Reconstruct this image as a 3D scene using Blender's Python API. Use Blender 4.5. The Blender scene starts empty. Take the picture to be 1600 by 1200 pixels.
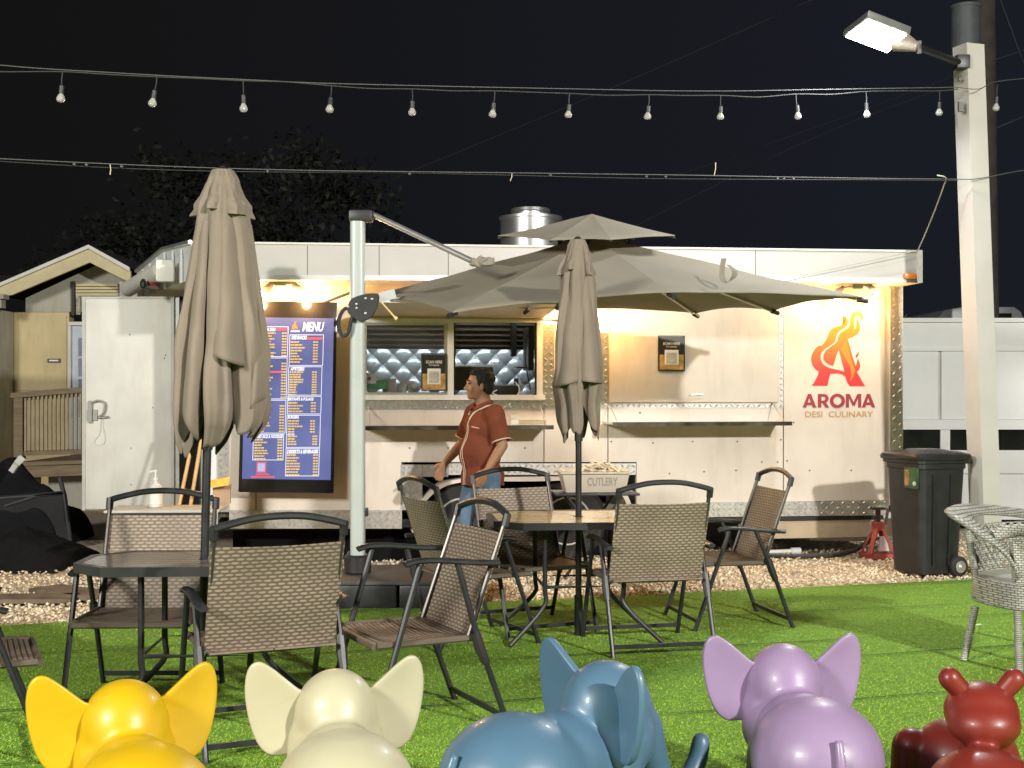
import bpy, bmesh, math, random
import numpy as np
from mathutils import Matrix, Vector, noise
random.seed(7); rng = np.random.default_rng(7)
R = math.radians
SC = bpy.context.scene
COL = SC.collection
# ------------------------------------------------------------------ camera, sky, lights, exposure
F, HX, HY, CH = 2000.0, 800.0, 615.0, 1.5          # focal length in photo pixels, principal point, camera height
cam = bpy.data.cameras.new('camera'); camo = bpy.data.objects.new('camera', cam); COL.objects.link(camo)
cam.sensor_width = 36; cam.lens = 36 * F / 1600; cam.shift_y = 15 / 1600; cam.clip_end = 500; cam.clip_start = .05
camo.location = (0, 0, CH); camo.rotation_euler = (R(90), 0, 0); SC.camera = camo
SC.view_settings.view_transform = 'Standard'; SC.view_settings.look = 'None'
SC.view_settings.exposure = .27; SC.view_settings.gamma = 1; SC.view_settings.use_curve_mapping = False
w = bpy.data.worlds.new('World'); SC.world = w; w.use_nodes = True
wn = w.node_tree; bg = wn.nodes['Background']
bg.inputs[1].default_value = 1.0
_tc = wn.nodes.new('ShaderNodeTexCoord'); _sp = wn.nodes.new('ShaderNodeSeparateXYZ'); _mr = wn.nodes.new('ShaderNodeMapRange'); _rp = wn.nodes.new('ShaderNodeValToRGB')
_mr.inputs[1].default_value = -.5; _mr.inputs[2].default_value = .6; _mr.interpolation_type = 'SMOOTHSTEP'          # the night sky is a little lighter and bluer towards the right
_rp.color_ramp.elements[0].color = (.0055, .0053, .0052, 1); _rp.color_ramp.elements[1].color = (.0092, .0105, .0160, 1)
wn.links.new(_tc.outputs['Generated'], _sp.inputs[0]); wn.links.new(_sp.outputs[0], _mr.inputs[0]); wn.links.new(_mr.outputs[0], _rp.inputs[0]); wn.links.new(_rp.outputs[0], bg.inputs[0])

def area(name, loc, target, power, size, col, size_y=None):
    l = bpy.data.lights.new(name, 'AREA'); l.energy = power; l.size = size; l.color = col
    if size_y: l.shape = 'RECTANGLE'; l.size_y = size_y
    o = bpy.data.objects.new(name, l); COL.objects.link(o); o.location = loc
    o.rotation_euler = (Vector(target) - Vector(loc)).to_track_quat('-Z', 'Y').to_euler()
    return o
FLOOD = (7.7, -4.1, 6.2)
area('flood_lamp_light', FLOOD, (0, 8, .8), 2000, .45, (1, .955, .88))            # the yard's second pole lamp, outside the frame
area('added_fill_light', (-8.5, -3.5, 6.0), (-1, 9, .8), 1700, 2.2, (1, .97, .90))       # added soft fill from behind the camera, no lamp seen there
area('pole_lamp_light', (2.80, 9.75, 4.16), (2.2, 8.2, 0), 75, .34, (.97, .99, 1))   # the lit LED head in the photograph

# ------------------------------------------------------------------ helpers
def P(px, py, Y): return Vector(((px - HX) / F * Y, Y, CH - (py - HY) / F * Y))
MW = {}
def thing(name, label, cat, loc=(0, 0, 0), rotz=0, group=None, rot=None):
    o = bpy.data.objects.new(name, None); COL.objects.link(o); o.empty_display_size = .1
    o.location = loc; o.rotation_euler = rot if rot else (0, 0, rotz)
    o['label'] = label; o['category'] = cat
    if group: o['group'] = group
    MW[o.name] = Matrix.Translation(loc) @ o.rotation_euler.to_matrix().to_4x4()
    return o
def tag(o, label, cat, group=None):
    o['label'] = label; o['category'] = cat
    if group: o['group'] = group
    return o
def struct(o, label=None):
    o['kind'] = 'structure'
    if label: o['label'] = label
    return o
def copy_tree(o, parent=None):
    c = o.copy(); COL.objects.link(c)
    if parent: c.parent = parent
    for ch in list(o.children): copy_tree(ch, c)
    return c

class MB:
    def __init__(s): s.v = []; s.f = []
    def add(s, vs, fs):
        b = len(s.v); s.v += [tuple(v) for v in vs]; s.f += [tuple(i + b for i in f) for f in fs]
    def box(s, x0, x1, y0, y1, z0, z1, M=None):
        vs = [Vector((x, y, z)) for z in (z0, z1) for y in (y0, y1) for x in (x0, x1)]
        if M: vs = [M @ v for v in vs]
        s.add(vs, [(0, 2, 3, 1), (4, 5, 7, 6), (0, 1, 5, 4), (2, 6, 7, 3), (0, 4, 6, 2), (1, 3, 7, 5)]); return s
    def hexa(s, a, b):      # a: 4 front corners, b: 4 back corners
        s.add(list(a) + list(b), [(0, 1, 2, 3), (7, 6, 5, 4), (0, 4, 5, 1), (1, 5, 6, 2), (2, 6, 7, 3), (3, 7, 4, 0)]); return s
    def bar(s, a, b, w, h, up=(0, 0, 1)):
        a = Vector(a); b = Vector(b); d = (b - a); L = d.length; d.normalize(); u = Vector(up)
        if abs(d.dot(u)) > .98: u = Vector((0, 1, 0))
        x = d.cross(u).normalized(); z = x.cross(d).normalized()
        M = Matrix((( x.x, d.x, z.x, a.x), (x.y, d.y, z.y, a.y), (x.z, d.z, z.z, a.z), (0, 0, 0, 1)))
        return s.box(-w/2, w/2, 0, L, -h/2, h/2, M)
    def tube(s, pts, r, n=8, caps=True, close=False, sub=0):
        pts = [Vector(p) for p in pts]
        if sub: pts = crom(pts, sub)
        m = len(pts); rr = r if hasattr(r, '__len__') else [r] * m
        if len(rr) != m: rr = list(np.interp(np.linspace(0, 1, m), np.linspace(0, 1, len(rr)), rr))
        base = len(s.v); prev = None
        for i, p in enumerate(pts):
            if close: t = pts[(i + 1) % m] - pts[i - 1]
            else: t = pts[min(i + 1, m - 1)] - pts[max(i - 1, 0)]
            t.normalize()
            if prev is None:
                u = Vector((0, 0, 1)) if abs(t.z) < .9 else Vector((0, 1, 0))
                a = t.cross(u).normalized()
            else: a = (prev - t * prev.dot(t)).normalized()
            prev = a; b = t.cross(a)
            for k in range(n):
                an = 2 * math.pi * k / n + math.pi / n
                s.v.append(tuple(p + (a * math.cos(an) + b * math.sin(an)) * rr[i]))
        for i in range(m if close else m - 1):
            j = (i + 1) % m
            for k in range(n):
                k2 = (k + 1) % n
                s.f.append((base + i*n + k, base + i*n + k2, base + j*n + k2, base + j*n + k))
        if caps and not close:
            s.f.append(tuple(base + k for k in range(n))[::-1]); s.f.append(tuple(base + (m-1)*n + k for k in range(n)))
        return s
    def lathe(s, prof, n=24, c=(0, 0, 0), ax='z'):   # prof [(r,z)]
        base = len(s.v); c = Vector(c)
        for r, z in prof:
            for k in range(n):
                a = 2*math.pi*k/n; q = (r*math.cos(a), r*math.sin(a), z)
                if ax == 'y': q = (q[0], q[2], q[1])
                if ax == 'x': q = (q[2], q[0], q[1])
                s.v.append(tuple(c + Vector(q)))
        for i in range(len(prof) - 1):
            for k in range(n):
                k2 = (k+1) % n; s.f.append((base+i*n+k, base+i*n+k2, base+(i+1)*n+k2, base+(i+1)*n+k))
        s.f.append(tuple(base + k for k in range(n))[::-1]); s.f.append(tuple(base + (len(prof)-1)*n + k for k in range(n)))
        return s
    def ell(s, c, r, M=None, nu=16, nv=10):
        base = len(s.v); c = Vector(c); r = r if hasattr(r, '__len__') else (r, r, r)
        def tr(q):
            q = Vector(q)
            if M: q = M @ q
            return tuple(c + q)
        for j in range(1, nv):
            ph = math.pi * j / nv
            for i in range(nu):
                t = 2*math.pi*i/nu
                s.v.append(tr((r[0]*math.sin(ph)*math.cos(t), r[1]*math.sin(ph)*math.sin(t), r[2]*math.cos(ph))))
        top = len(s.v); s.v.append(tr((0, 0, r[2]))); bot = len(s.v); s.v.append(tr((0, 0, -r[2])))
        for j in range(nv-2):
            for i in range(nu):
                i2 = (i+1) % nu; s.f.append((base+j*nu+i, base+(j+1)*nu+i, base+(j+1)*nu+i2, base+j*nu+i2))
        for i in range(nu):
            i2 = (i+1) % nu; s.f.append((top, base+i, base+i2)); s.f.append((bot, base+(nv-2)*nu+i2, base+(nv-2)*nu+i))
        return s
    def caps(s, pts):       # chain of (x,y,z,r): overlapping capsule
        for a, b in zip(pts[:-1], pts[1:]):
            A = Vector(a[:3]); B = Vector(b[:3]); s.tube([A, B], [a[3], b[3]], 12)
        for q in pts: s.ell(q[:3], q[3], None, 12, 8)
        return s
    def mesh(s, name):
        m = bpy.data.meshes.new(name); m.from_pydata(s.v, [], s.f); m.update(); return m
    def build(s, name, mat, parent=None, smooth=False, world=False, bevel=0):
        if world and parent:
            I = MW[parent.name].inverted(); s.v = [tuple(I @ Vector(v)) for v in s.v]
        m = s.mesh(name); o = bpy.data.objects.new(name, m); COL.objects.link(o)
        bm = bmesh.new(); bm.from_mesh(m)
        bmesh.ops.recalc_face_normals(bm, faces=bm.faces)
        if bevel:
            es = [e for e in bm.edges if len(e.link_faces) == 2 and e.calc_face_angle(0) > .6]
            bmesh.ops.bevel(bm, geom=es, offset=bevel, segments=2, profile=.6, affect='EDGES', clamp_overlap=True)
        bm.to_mesh(m); bm.free()
        for q in (mat if isinstance(mat, (list, tuple)) else [mat]): m.materials.append(q)
        if smooth or bevel:
            m.polygons.foreach_set('use_smooth', [True] * len(m.polygons))
            try: m.set_sharp_from_angle(angle=R(38 if smooth != 'all' else 180))
            except Exception: pass
        if parent: o.parent = parent
        return o

def crom(pts, sub=6, close=False):
    out = []; n = len(pts)
    rng_ = range(n if close else n - 1)
    for i in rng_:
        g = (lambda k: pts[k % n]) if close else (lambda k: pts[max(0, min(n-1, k))])
        p0, p1, p2, p3 = [Vector(g(i + k)) for k in (-1, 0, 1, 2)]
        for k in range(sub):
            t = k / sub
            out.append(.5*((2*p1) + (p2-p0)*t + (2*p0-5*p1+4*p2-p3)*t*t + (3*p1-p0-3*p2+p3)*t**3))
    if not close: out.append(Vector(pts[-1]))
    return out

def remesh(mb, name, mat, parent, voxel=.012, it=8, factor=.5):
    m = mb.mesh(name + '_raw'); o = bpy.data.objects.new('tmp', m); COL.objects.link(o)
    r = o.modifiers.new('r', 'REMESH'); r.mode = 'VOXEL'; r.voxel_size = voxel
    if it: q = o.modifiers.new('s', 'SMOOTH'); q.factor = factor; q.iterations = it
    dg = bpy.context.evaluated_depsgraph_get(); dg.update()
    nm = bpy.data.meshes.new_from_object(o.evaluated_get(dg)); nm.name = name
    bpy.data.objects.remove(o); bpy.data.meshes.remove(m)
    nm.materials.clear(); nm.materials.append(mat)
    nm.polygons.foreach_set('use_smooth', [True] * len(nm.polygons))
    ob = bpy.data.objects.new(name, nm); COL.objects.link(ob)
    if parent: ob.parent = parent
    return ob

def slab(mb, outline, T, M, dish=0.0, rings=(1, .985, .955, .9, .75, .5, .25), edge=.03):
    """rounded plate from a closed 2D outline; M maps (a, b, h) to 3D; T thickness"""
    c = sum((Vector(p) for p in outline), Vector((0, 0))) / len(outline); n = len(outline)
    base = len(mb.v); lay = []
    tt = [0] + [T/2 * math.sqrt(max(0, 1 - ((s - (1 - edge*1.6)) / (edge*1.6))**2)) if s > 1 - edge*1.6 else T/2 for s in rings[1:]]
    for sg in (1, -1):
        L = []
        for s, t in zip(rings, tt):
            if sg == -1 and s == 1: L.append(lay[0][0]); continue
            idx = []
            for p in outline:
                q = c + (Vector(p) - c) * s
                idx.append(len(mb.v)); mb.v.append(tuple(M(q.x, q.y, sg*t + dish*(1 - s*s))))
            L.append(idx)
        ci = len(mb.v); mb.v.append(tuple(M(c.x, c.y, sg*tt[-1] + dish)))
        for a, b in zip(L[:-1], L[1:]):
            for k in range(n):
                k2 = (k+1) % n; mb.f.append((a[k], a[k2], b[k2], b[k]) if sg > 0 else (a[k], b[k], b[k2], a[k2]))
        for k in range(n): mb.f.append((L[-1][k], L[-1][(k+1) % n], ci))
        lay.append(L)
    return mb

def poly(mb, pts, T, M):      # concave flat piece with thickness T; pts 2D, M(a,b,h)->3D
    bm = bmesh.new(); vs = [bm.verts.new((p[0], p[1], 0)) for p in pts]
    f = bm.faces.new(vs); bmesh.ops.triangulate(bm, faces=[f]); bm.verts.index_update()
    tris = [[v.index for v in f.verts] for f in bm.faces]; bm.free(); n = len(pts)
    mb.add([M(p[0], p[1], T) for p in pts] + [M(p[0], p[1], 0) for p in pts],
           [tuple(t) for t in tris] + [(i, (i+1) % n, n + (i+1) % n, n + i) for i in range(n)])

# text as mesh data (built-in font)
_tc = {}
def text_data(s, bold=0.0, shear=0.0):
    if (s, bold, shear) in _tc: return _tc[(s, bold, shear)]
    c = bpy.data.curves.new('t', 'FONT'); c.body = s; c.offset = bold; c.shear = shear; c.resolution_u = 3; c.fill_mode = 'FRONT'
    o = bpy.data.objects.new('t', c); COL.objects.link(o)
    dg = bpy.context.evaluated_depsgraph_get(); dg.update()
    m = bpy.data.meshes.new_from_object(o.evaluated_get(dg))
    v = np.array([q.co[:] for q in m.vertices]); f = [tuple(p.vertices) for p in m.polygons]
    bpy.data.objects.remove(o); bpy.data.meshes.remove(m); bpy.data.curves.remove(c)
    mn = v.min(0); mx = v.max(0); v = (v - mn) / np.maximum(mx - mn, 1e-6); asp = (mx - mn)[0] / (mx - mn)[1]
    _tc[(s, bold, shear)] = (v, f, asp); return _tc[(s, bold, shear)]
def put_text(mb, s, M, x0, x1, z0, z1, bold=0., shear=0.):   # fills the rectangle x0..x1, z0..z1; M(a,b)->3D
    v, f, asp = text_data(s, bold, shear)
    if x1 is None: x1 = x0 + asp * (z1 - z0)
    mb.add([M(x0 + (x1-x0)*q[0], z0 + (z1-z0)*q[1]) for q in v], f)

# ------------------------------------------------------------------ materials
def mat(name, col, rough=.6, metal=0, var=.12, vs=6, bump=0, bs=60, coat=0, emis=None, es=0, spec=.5, alpha=None, trans=0, stretch=None, dirt=0, dirtcol=(.12, .09, .06)):
    m = bpy.data.materials.new(name); m.use_nodes = True; nt = m.node_tree; b = nt.nodes['Principled BSDF']
    c4 = (*col, 1)
    b.inputs['Base Color'].default_value = c4; b.inputs['Roughness'].default_value = rough; b.inputs['Metallic'].default_value = metal
    b.inputs['Specular IOR Level'].default_value = spec; b.inputs['Coat Weight'].default_value = coat; b.inputs['Coat Roughness'].default_value = .08
    b.inputs['Transmission Weight'].default_value = trans
    tc = nt.nodes.new('ShaderNodeTexCoord'); vec = tc.outputs['Object']
    if stretch:
        mp = nt.nodes.new('ShaderNodeMapping'); mp.inputs['Scale'].default_value = stretch; nt.links.new(vec, mp.inputs[0]); vec = mp.outputs[0]
    if var or dirt:
        n = nt.nodes.new('ShaderNodeTexNoise'); n.inputs['Scale'].default_value = vs; n.inputs['Detail'].default_value = 5; nt.links.new(vec, n.inputs[0])
        r = nt.nodes.new('ShaderNodeValToRGB'); r.color_ramp.elements[0].position = .3; r.color_ramp.elements[1].position = .7
        r.color_ramp.elements[0].color = (*[c*(1-var) for c in col], 1); r.color_ramp.elements[1].color = (*[min(1, c*(1+var)) for c in col], 1)
        nt.links.new(n.outputs[0], r.inputs[0]); out = r.outputs[0]
        if dirt:
            n2 = nt.nodes.new('ShaderNodeTexNoise'); n2.inputs['Scale'].default_value = 2.2; n2.inputs['Detail'].default_value = 9; n2.inputs['Roughness'].default_value = .65
            mp2 = nt.nodes.new('ShaderNodeMapping'); mp2.inputs['Scale'].default_value = (2.5, 2.5, .6); nt.links.new(tc.outputs['Object'], mp2.inputs[0]); nt.links.new(mp2.outputs[0], n2.inputs[0])
            r2 = nt.nodes.new('ShaderNodeValToRGB'); r2.color_ramp.elements[0].position = .5; r2.color_ramp.elements[1].position = .78
            r2.color_ramp.elements[0].color = (0, 0, 0, 1); r2.color_ramp.elements[1].color = (dirt, dirt, dirt, 1); nt.links.new(n2.outputs[0], r2.inputs[0])
            mx = nt.nodes.new('ShaderNodeMixRGB'); mx.inputs[2].default_value = (*dirtcol, 1); nt.links.new(r2.outputs[0], mx.inputs[0]); nt.links.new(out, mx.inputs[1]); out = mx.outputs[0]
        nt.links.new(out, b.inputs['Base Color'])
        rr = nt.nodes.new('ShaderNodeMapRange'); rr.inputs[3].default_value = max(.02, rough-.06); rr.inputs[4].default_value = min(1, rough+.08)
        nt.links.new(n.outputs[0], rr.inputs[0]); nt.links.new(rr.outputs[0], b.inputs['Roughness'])
    if bump:
        nb = nt.nodes.new('ShaderNodeTexNoise'); nb.inputs['Scale'].default_value = bs; nb.inputs['Detail'].default_value = 4; nt.links.new(vec, nb.inputs[0])
        bp = nt.nodes.new('ShaderNodeBump'); bp.inputs['Strength'].default_value = bump; bp.inputs['Distance'].default_value = .01; nt.links.new(nb.outputs[0], bp.inputs['Height']); nt.links.new(bp.outputs[0], b.inputs['Normal'])
    if emis: b.inputs['Emission Color'].default_value = (*emis, 1); b.inputs['Emission Strength'].default_value = es
    return m
def dashes(name, c1, c2, cm, bw, bh, rough=.55):
    """woven sling: rows of short raised strands, every other row shifted by half a strand"""
    m = mat(name, c1, rough, var=0); nt = m.node_tree; b = nt.nodes['Principled BSDF']; L = nt.links.new
    def M(op, a, v=None, c=None):
        n = nt.nodes.new('ShaderNodeMath'); n.operation = op
        for i, q in enumerate((a, v, c)):
            if q is None: continue
            if isinstance(q, (int, float)): n.inputs[i].default_value = q
            else: L(q, n.inputs[i])
        return n.outputs[0]
    tc = nt.nodes.new('ShaderNodeTexCoord'); sp = nt.nodes.new('ShaderNodeSeparateXYZ'); L(tc.outputs['Object'], sp.inputs[0])
    nz = nt.nodes.new('ShaderNodeTexNoise'); nz.inputs['Scale'].default_value = 40; L(tc.outputs['Object'], nz.inputs[0])
    wob = M('MULTIPLY', M('SUBTRACT', nz.outputs[0], .5), .006)
    z = M('ADD', M('DIVIDE', M('ADD', sp.outputs[2], wob), bh), 100.0); row = M('FLOOR', z); par = M('MULTIPLY', M('MODULO', row, 2.0), .5)
    y = M('ADD', M('ADD', M('DIVIDE', M('ADD', sp.outputs[1], wob), bw), 100.0), par)
    a = M('ABSOLUTE', M('SINE', M('MULTIPLY', z, math.pi))); e = M('ABSOLUTE', M('SINE', M('MULTIPLY', y, math.pi)))
    f = M('MULTIPLY', M('POWER', a, .8), M('POWER', e, .45))
    sm = nt.nodes.new('ShaderNodeMapRange'); sm.interpolation_type = 'SMOOTHSTEP'; sm.inputs[1].default_value = .35; sm.inputs[2].default_value = .92; L(f, sm.inputs[0])
    n2 = nt.nodes.new('ShaderNodeTexNoise'); n2.inputs['Scale'].default_value = 6; n2.inputs['Detail'].default_value = 6; L(tc.outputs['Object'], n2.inputs[0])
    r = nt.nodes.new('ShaderNodeValToRGB'); L(n2.outputs[0], r.inputs[0]); r.color_ramp.elements[0].position = .35; r.color_ramp.elements[1].position = .65; r.color_ramp.elements[0].color = (*c2, 1); r.color_ramp.elements[1].color = (*c1, 1)
    mx = nt.nodes.new('ShaderNodeMixRGB'); mx.inputs[1].default_value = (*cm, 1); L(sm.outputs[0], mx.inputs[0]); L(r.outputs[0], mx.inputs[2]); L(mx.outputs[0], b.inputs['Base Color'])
    bp = nt.nodes.new('ShaderNodeBump'); bp.inputs['Strength'].default_value = .5; bp.inputs['Distance'].default_value = .004; L(sm.outputs[0], bp.inputs['Height']); L(bp.outputs[0], b.inputs['Normal'])
    return m
def weave(name, c1, c2, cm, bw, bh, axes='yz', strength=.6, rough=.55, mort=.2):
    m = mat(name, c1, rough, var=0); nt = m.node_tree; b = nt.nodes['Principled BSDF']
    tc = nt.nodes.new('ShaderNodeTexCoord'); sp = nt.nodes.new('ShaderNodeSeparateXYZ'); cb = nt.nodes.new('ShaderNodeCombineXYZ')
    nt.links.new(tc.outputs['Object'], sp.inputs[0]); ix = 'xyz'
    nt.links.new(sp.outputs[ix.index(axes[0])], cb.inputs[0]); nt.links.new(sp.outputs[ix.index(axes[1])], cb.inputs[1])
    br = nt.nodes.new('ShaderNodeTexBrick'); br.inputs['Scale'].default_value = 1; br.inputs['Brick Width'].default_value = bw; br.inputs['Row Height'].default_value = bh
    br.inputs['Mortar Size'].default_value = bh*mort; br.inputs['Mortar Smooth'].default_value = 1 if mort > .3 else .6; br.inputs['Color1'].default_value = (*c1, 1); br.inputs['Color2'].default_value = (*c2, 1); br.inputs['Mortar'].default_value = (*cm, 1)
    nt.links.new(cb.outputs[0], br.inputs[0])
    nz = nt.nodes.new('ShaderNodeTexNoise'); nz.inputs['Scale'].default_value = 7; nz.inputs['Detail'].default_value = 6; nt.links.new(tc.outputs['Object'], nz.inputs[0])
    mr = nt.nodes.new('ShaderNodeMapRange'); mr.inputs[1].default_value = .3; mr.inputs[2].default_value = .7; mr.inputs[3].default_value = .72; mr.inputs[4].default_value = 1.25; nt.links.new(nz.outputs[0], mr.inputs[0])
    mx = nt.nodes.new('ShaderNodeVectorMath'); mx.operation = 'SCALE'; nt.links.new(br.outputs[0], mx.inputs[0]); nt.links.new(mr.outputs[0], mx.inputs['Scale'])
    nt.links.new(mx.outputs[0], b.inputs['Base Color'])
    bp = nt.nodes.new('ShaderNodeBump'); bp.invert = True; bp.inputs['Strength'].default_value = strength; bp.inputs['Distance'].default_value = .004; nt.links.new(br.outputs[1], bp.inputs['Height']); nt.links.new(bp.outputs[0], b.inputs['Normal'])
    return m
WHITE = mat('trailer_white', (.67, .61, .53), .42, var=.06, vs=2.5, dirt=.38, dirtcol=(.40, .32, .24), bump=.25, bs=2.5)
FASCIA = mat('fascia_white', (.49, .475, .45), .4, var=.05, vs=3, dirt=.15, dirtcol=(.4, .36, .3))
WHITE2 = mat('cool_white', (.68, .70, .70), .45, var=.05, vs=3, dirt=.12, dirtcol=(.4, .38, .34))
DOORW = mat('door_white', (.60, .59, .54), .45, var=.08, vs=3, dirt=.35, dirtcol=(.36, .33, .27))
PLATE = mat('diamond_plate', (.60, .575, .55), .32, .7, var=.12, vs=30, bump=.1, bs=90)
STEEL = mat('stainless', (.55, .55, .55), .32, .9, var=.06, vs=4)
QUILT = mat('quilted_steel', (.50, .56, .58), .3, .45, var=.08, vs=5)
GAP = mat('seam_dark', (.10, .09, .08), .8, var=.1)
BLACK = mat('black_plastic', (.022, .022, .023), .42, var=.2, vs=9, bump=.06, bs=200)
BLACKG = mat('black_gloss', (.012, .012, .013), .12, var=.1)
RUBBER = mat('rubber', (.018, .018, .018), .75, var=.2, bump=.15)
FRAME = mat('chair_frame_metal', (.032, .033, .036), .38, .3, var=.2, vs=14, bump=.05, bs=150)
ALU = mat('aluminium', (.62, .62, .6), .35, .8, var=.08)
POLEW = mat('pole_white', (.48, .52, .50), .28, var=.05, vs=4, coat=.4)
CLOTHU = mat('umbrella_taupe', (.23, .19, .15), .85, var=.1, vs=3, bump=.25, bs=500, spec=.2)
CLOTHO = mat('canopy_grey_beige', (.262, .238, .186), .85, var=.07, vs=2, bump=.2, bs=500, spec=.2)
BALW = mat('baluster_wood', (.52, .44, .29), .7, var=.2, vs=6)
WOOD = mat('deck_wood', (.32, .24, .15), .75, var=.25, vs=5, stretch=(1, 1, 6), bump=.2, bs=40)
STICK = mat('broom_wood', (.62, .40, .18), .5, var=.15, vs=10)
CREAM = mat('house_cream', (.70, .575, .33), .85, var=.1, vs=2, bump=.15, bs=30, dirt=.3, dirtcol=(.22, .2, .16))
HGREY = mat('house_grey', (.50, .49, .41), .85, var=.12, vs=2, bump=.15, bs=30, dirt=.4, dirtcol=(.14, .14, .12))
TRIMW = mat('trim_white', (.74, .73, .68), .5, var=.06, dirt=.2)
TRIMC = mat('trim_cream', (.66, .57, .34), .6, var=.08)
SHINGLE = mat('roof_shingle', (.045, .035, .032), .9, var=.3, vs=25, bump=.4, bs=60)
DARKF = mat('dark_fabric', (.009, .009, .010), .95, var=.4, vs=3, bump=.3, bs=25, spec=.12)
GLASS = mat('window_glass', (.9, .92, .92), .03, var=0, trans=.97)
AMBER = mat('amber_lens', (.75, .22, .04), .2, var=.1, coat=.6, vs=20)
BULBON = mat('lamp_on_warm', (1, .8, .5), .3, var=0, emis=(1, .72, .38), es=40)
LEDON = mat('led_on_cool', (1, 1, 1), .3, var=0, emis=(.93, .97, 1), es=14)
# ------------------------------------------------------------------ ground
EA, EB = Vector((-3.45, 8.22)), Vector((3.62, 10.3))           # the turf's far edge
def edgeY(x): return EA.y + (x - EA.x) * (EB.y - EA.y) / (EB.x - EA.x)
gm = mat('earth', (.055, .05, .04), .95, var=.3, vs=1.5, bump=.5, bs=8)
g = MB(); g.add([(-90, -40, -.03), (90, -40, -.03), (90, 160, -.03), (-90, 160, -.03)], [(0, 1, 2, 3)])
struct(g.build('ground', gm))
gv = mat('gravel_bed', (.56, .47, .34), .95, var=.35, vs=45, bump=1, bs=70)
g = MB(); g.add([(-12, edgeY(-12), -.01), (12, edgeY(12), -.01), (12, 22, -.01), (-12, 22, -.01)], [(0, 1, 2, 3)])
struct(g.build('gravel_ground', gv))
tm = mat('turf_mat', (.155, .305, .028), .9, var=.3, vs=70, bump=.6, bs=220)
g = MB(); g.add([(-12, -9, .004), (12, -9, .004), (12, edgeY(12), .004), (-12, edgeY(-12), .004)], [(0, 1, 2, 3)])
g.add([(-12, edgeY(-12), .004), (12, edgeY(12), .004), (12, edgeY(12)+.01, -.01), (-12, edgeY(-12)+.01, -.01)], [(0, 1, 2, 3)])
struct(g.build('turf_ground', tm))

def bulk(name, V, Fc, mats, mi=None, label=None):
    m = bpy.data.meshes.new(name); m.vertices.add(len(V)); m.vertices.foreach_set('co', V.astype(np.float32).ravel())
    n = Fc.shape[1]; m.loops.add(Fc.size); m.loops.foreach_set('vertex_index', Fc.astype(np.int32).ravel())
    m.polygons.add(len(Fc)); m.polygons.foreach_set('loop_start', np.arange(0, Fc.size, n, dtype=np.int32))
    try: m.polygons.foreach_set('loop_total', np.full(len(Fc), n, dtype=np.int32))
    except Exception: pass
    for q in mats: m.materials.append(q)
    if mi is not None: m.polygons.foreach_set('material_index', mi.astype(np.int32))
    m.update(calc_edges=True); o = bpy.data.objects.new(name, m); COL.objects.link(o); o['kind'] = 'stuff'
    if label: o['label'] = label
    return o
# stones
N = 21000
sx = rng.uniform(-6, 6, N); e = EA.y + (sx - EA.x) * (EB.y - EA.y) / (EB.x - EA.x)
sy = e + .0 + rng.beta(1, 1.5, N) * 3.2; sr = rng.uniform(.009, .023, N)
oc = np.array([[1,0,0],[-1,0,0],[0,1,0],[0,-1,0],[0,0,1],[0,0,-1]], float)
of = np.array([[0,2,4],[2,1,4],[1,3,4],[3,0,4],[2,0,5],[1,2,5],[3,1,5],[0,3,5]])
ang = rng.uniform(0, 6.28, N); S = oc[None]*rng.uniform(.6, 1.25, (N, 6, 1))*sr[:, None, None]*np.stack([np.ones(N), rng.uniform(.6, 1, N), rng.uniform(.45, .8, N)], 1)[:, None, :]
tl = rng.uniform(-.5, .5, N)[:, None]
x = S[..., 0]*np.cos(tl) - S[..., 2]*np.sin(tl); z = S[..., 0]*np.sin(tl) + S[..., 2]*np.cos(tl); y = S[..., 1]
V = np.stack([x*np.cos(ang)[:, None] - y*np.sin(ang)[:, None] + sx[:, None], x*np.sin(ang)[:, None] + y*np.cos(ang)[:, None] + sy[:, None], z + (sr*.35 + rng.uniform(-.01, .012, N))[:, None]], -1)
Fc = (of[None] + 6*np.arange(N)[:, None, None]).reshape(-1, 3)
GC = [(.78, .68, .50), (.66, .55, .38), (.85, .77, .60), (.50, .41, .29), (.74, .60, .40)]
bulk('gravel_stones', V.reshape(-1, 3), Fc, [mat('stone_%d' % i, c, .85, var=.15, vs=40) for i, c in enumerate(GC)], np.repeat(rng.integers(0, 5, N), 8), 'loose pale gravel stones between the turf and the food trailer')
# turf blades; they thin out along the seams between rolls
N = 460000
iy = rng.uniform(1/10.6, 1/3.0, N); by = 1/iy; by += rng.normal(0, .02, N); bx = rng.uniform(-1, 1, N)*(.43*by + .5)
e = EA.y + (bx - EA.x) * (EB.y - EA.y) / (EB.x - EA.x); ok = by < e - .005
sd = (bx * -.282 + by * .959)              # across the rolls
seam = np.zeros(N)
for k, s0 in enumerate(np.arange(3.2, 10, .46)):
    wob = .012*np.sin(bx*2.1 + k*1.7) + .008*np.sin(bx*5 + k)
    seam = np.maximum(seam, np.exp(-((sd - s0 - wob)/.016)**2) * np.clip(.62 + .6*np.sin(bx*1.3 + k*2.4), 0, 1))
ok &= rng.uniform(0, 1, N) > seam*.9
bx, by = bx[ok], by[ok]; N = len(bx)
h = rng.uniform(.006, .0135, N); wd = rng.uniform(.0018, .0034, N); a = rng.uniform(0, 6.28, N)
lx = rng.normal(.003, .008, N); ly = rng.normal(-.003, .008, N)
V = np.zeros((N, 3, 3)); V[:, 0] = np.stack([bx - np.cos(a)*wd, by - np.sin(a)*wd, np.full(N, .004)], 1)
V[:, 1] = np.stack([bx + np.cos(a)*wd, by + np.sin(a)*wd, np.full(N, .004)], 1); V[:, 2] = np.stack([bx + lx, by + ly, h], 1)
Fc = np.arange(N*3).reshape(-1, 3)
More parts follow.
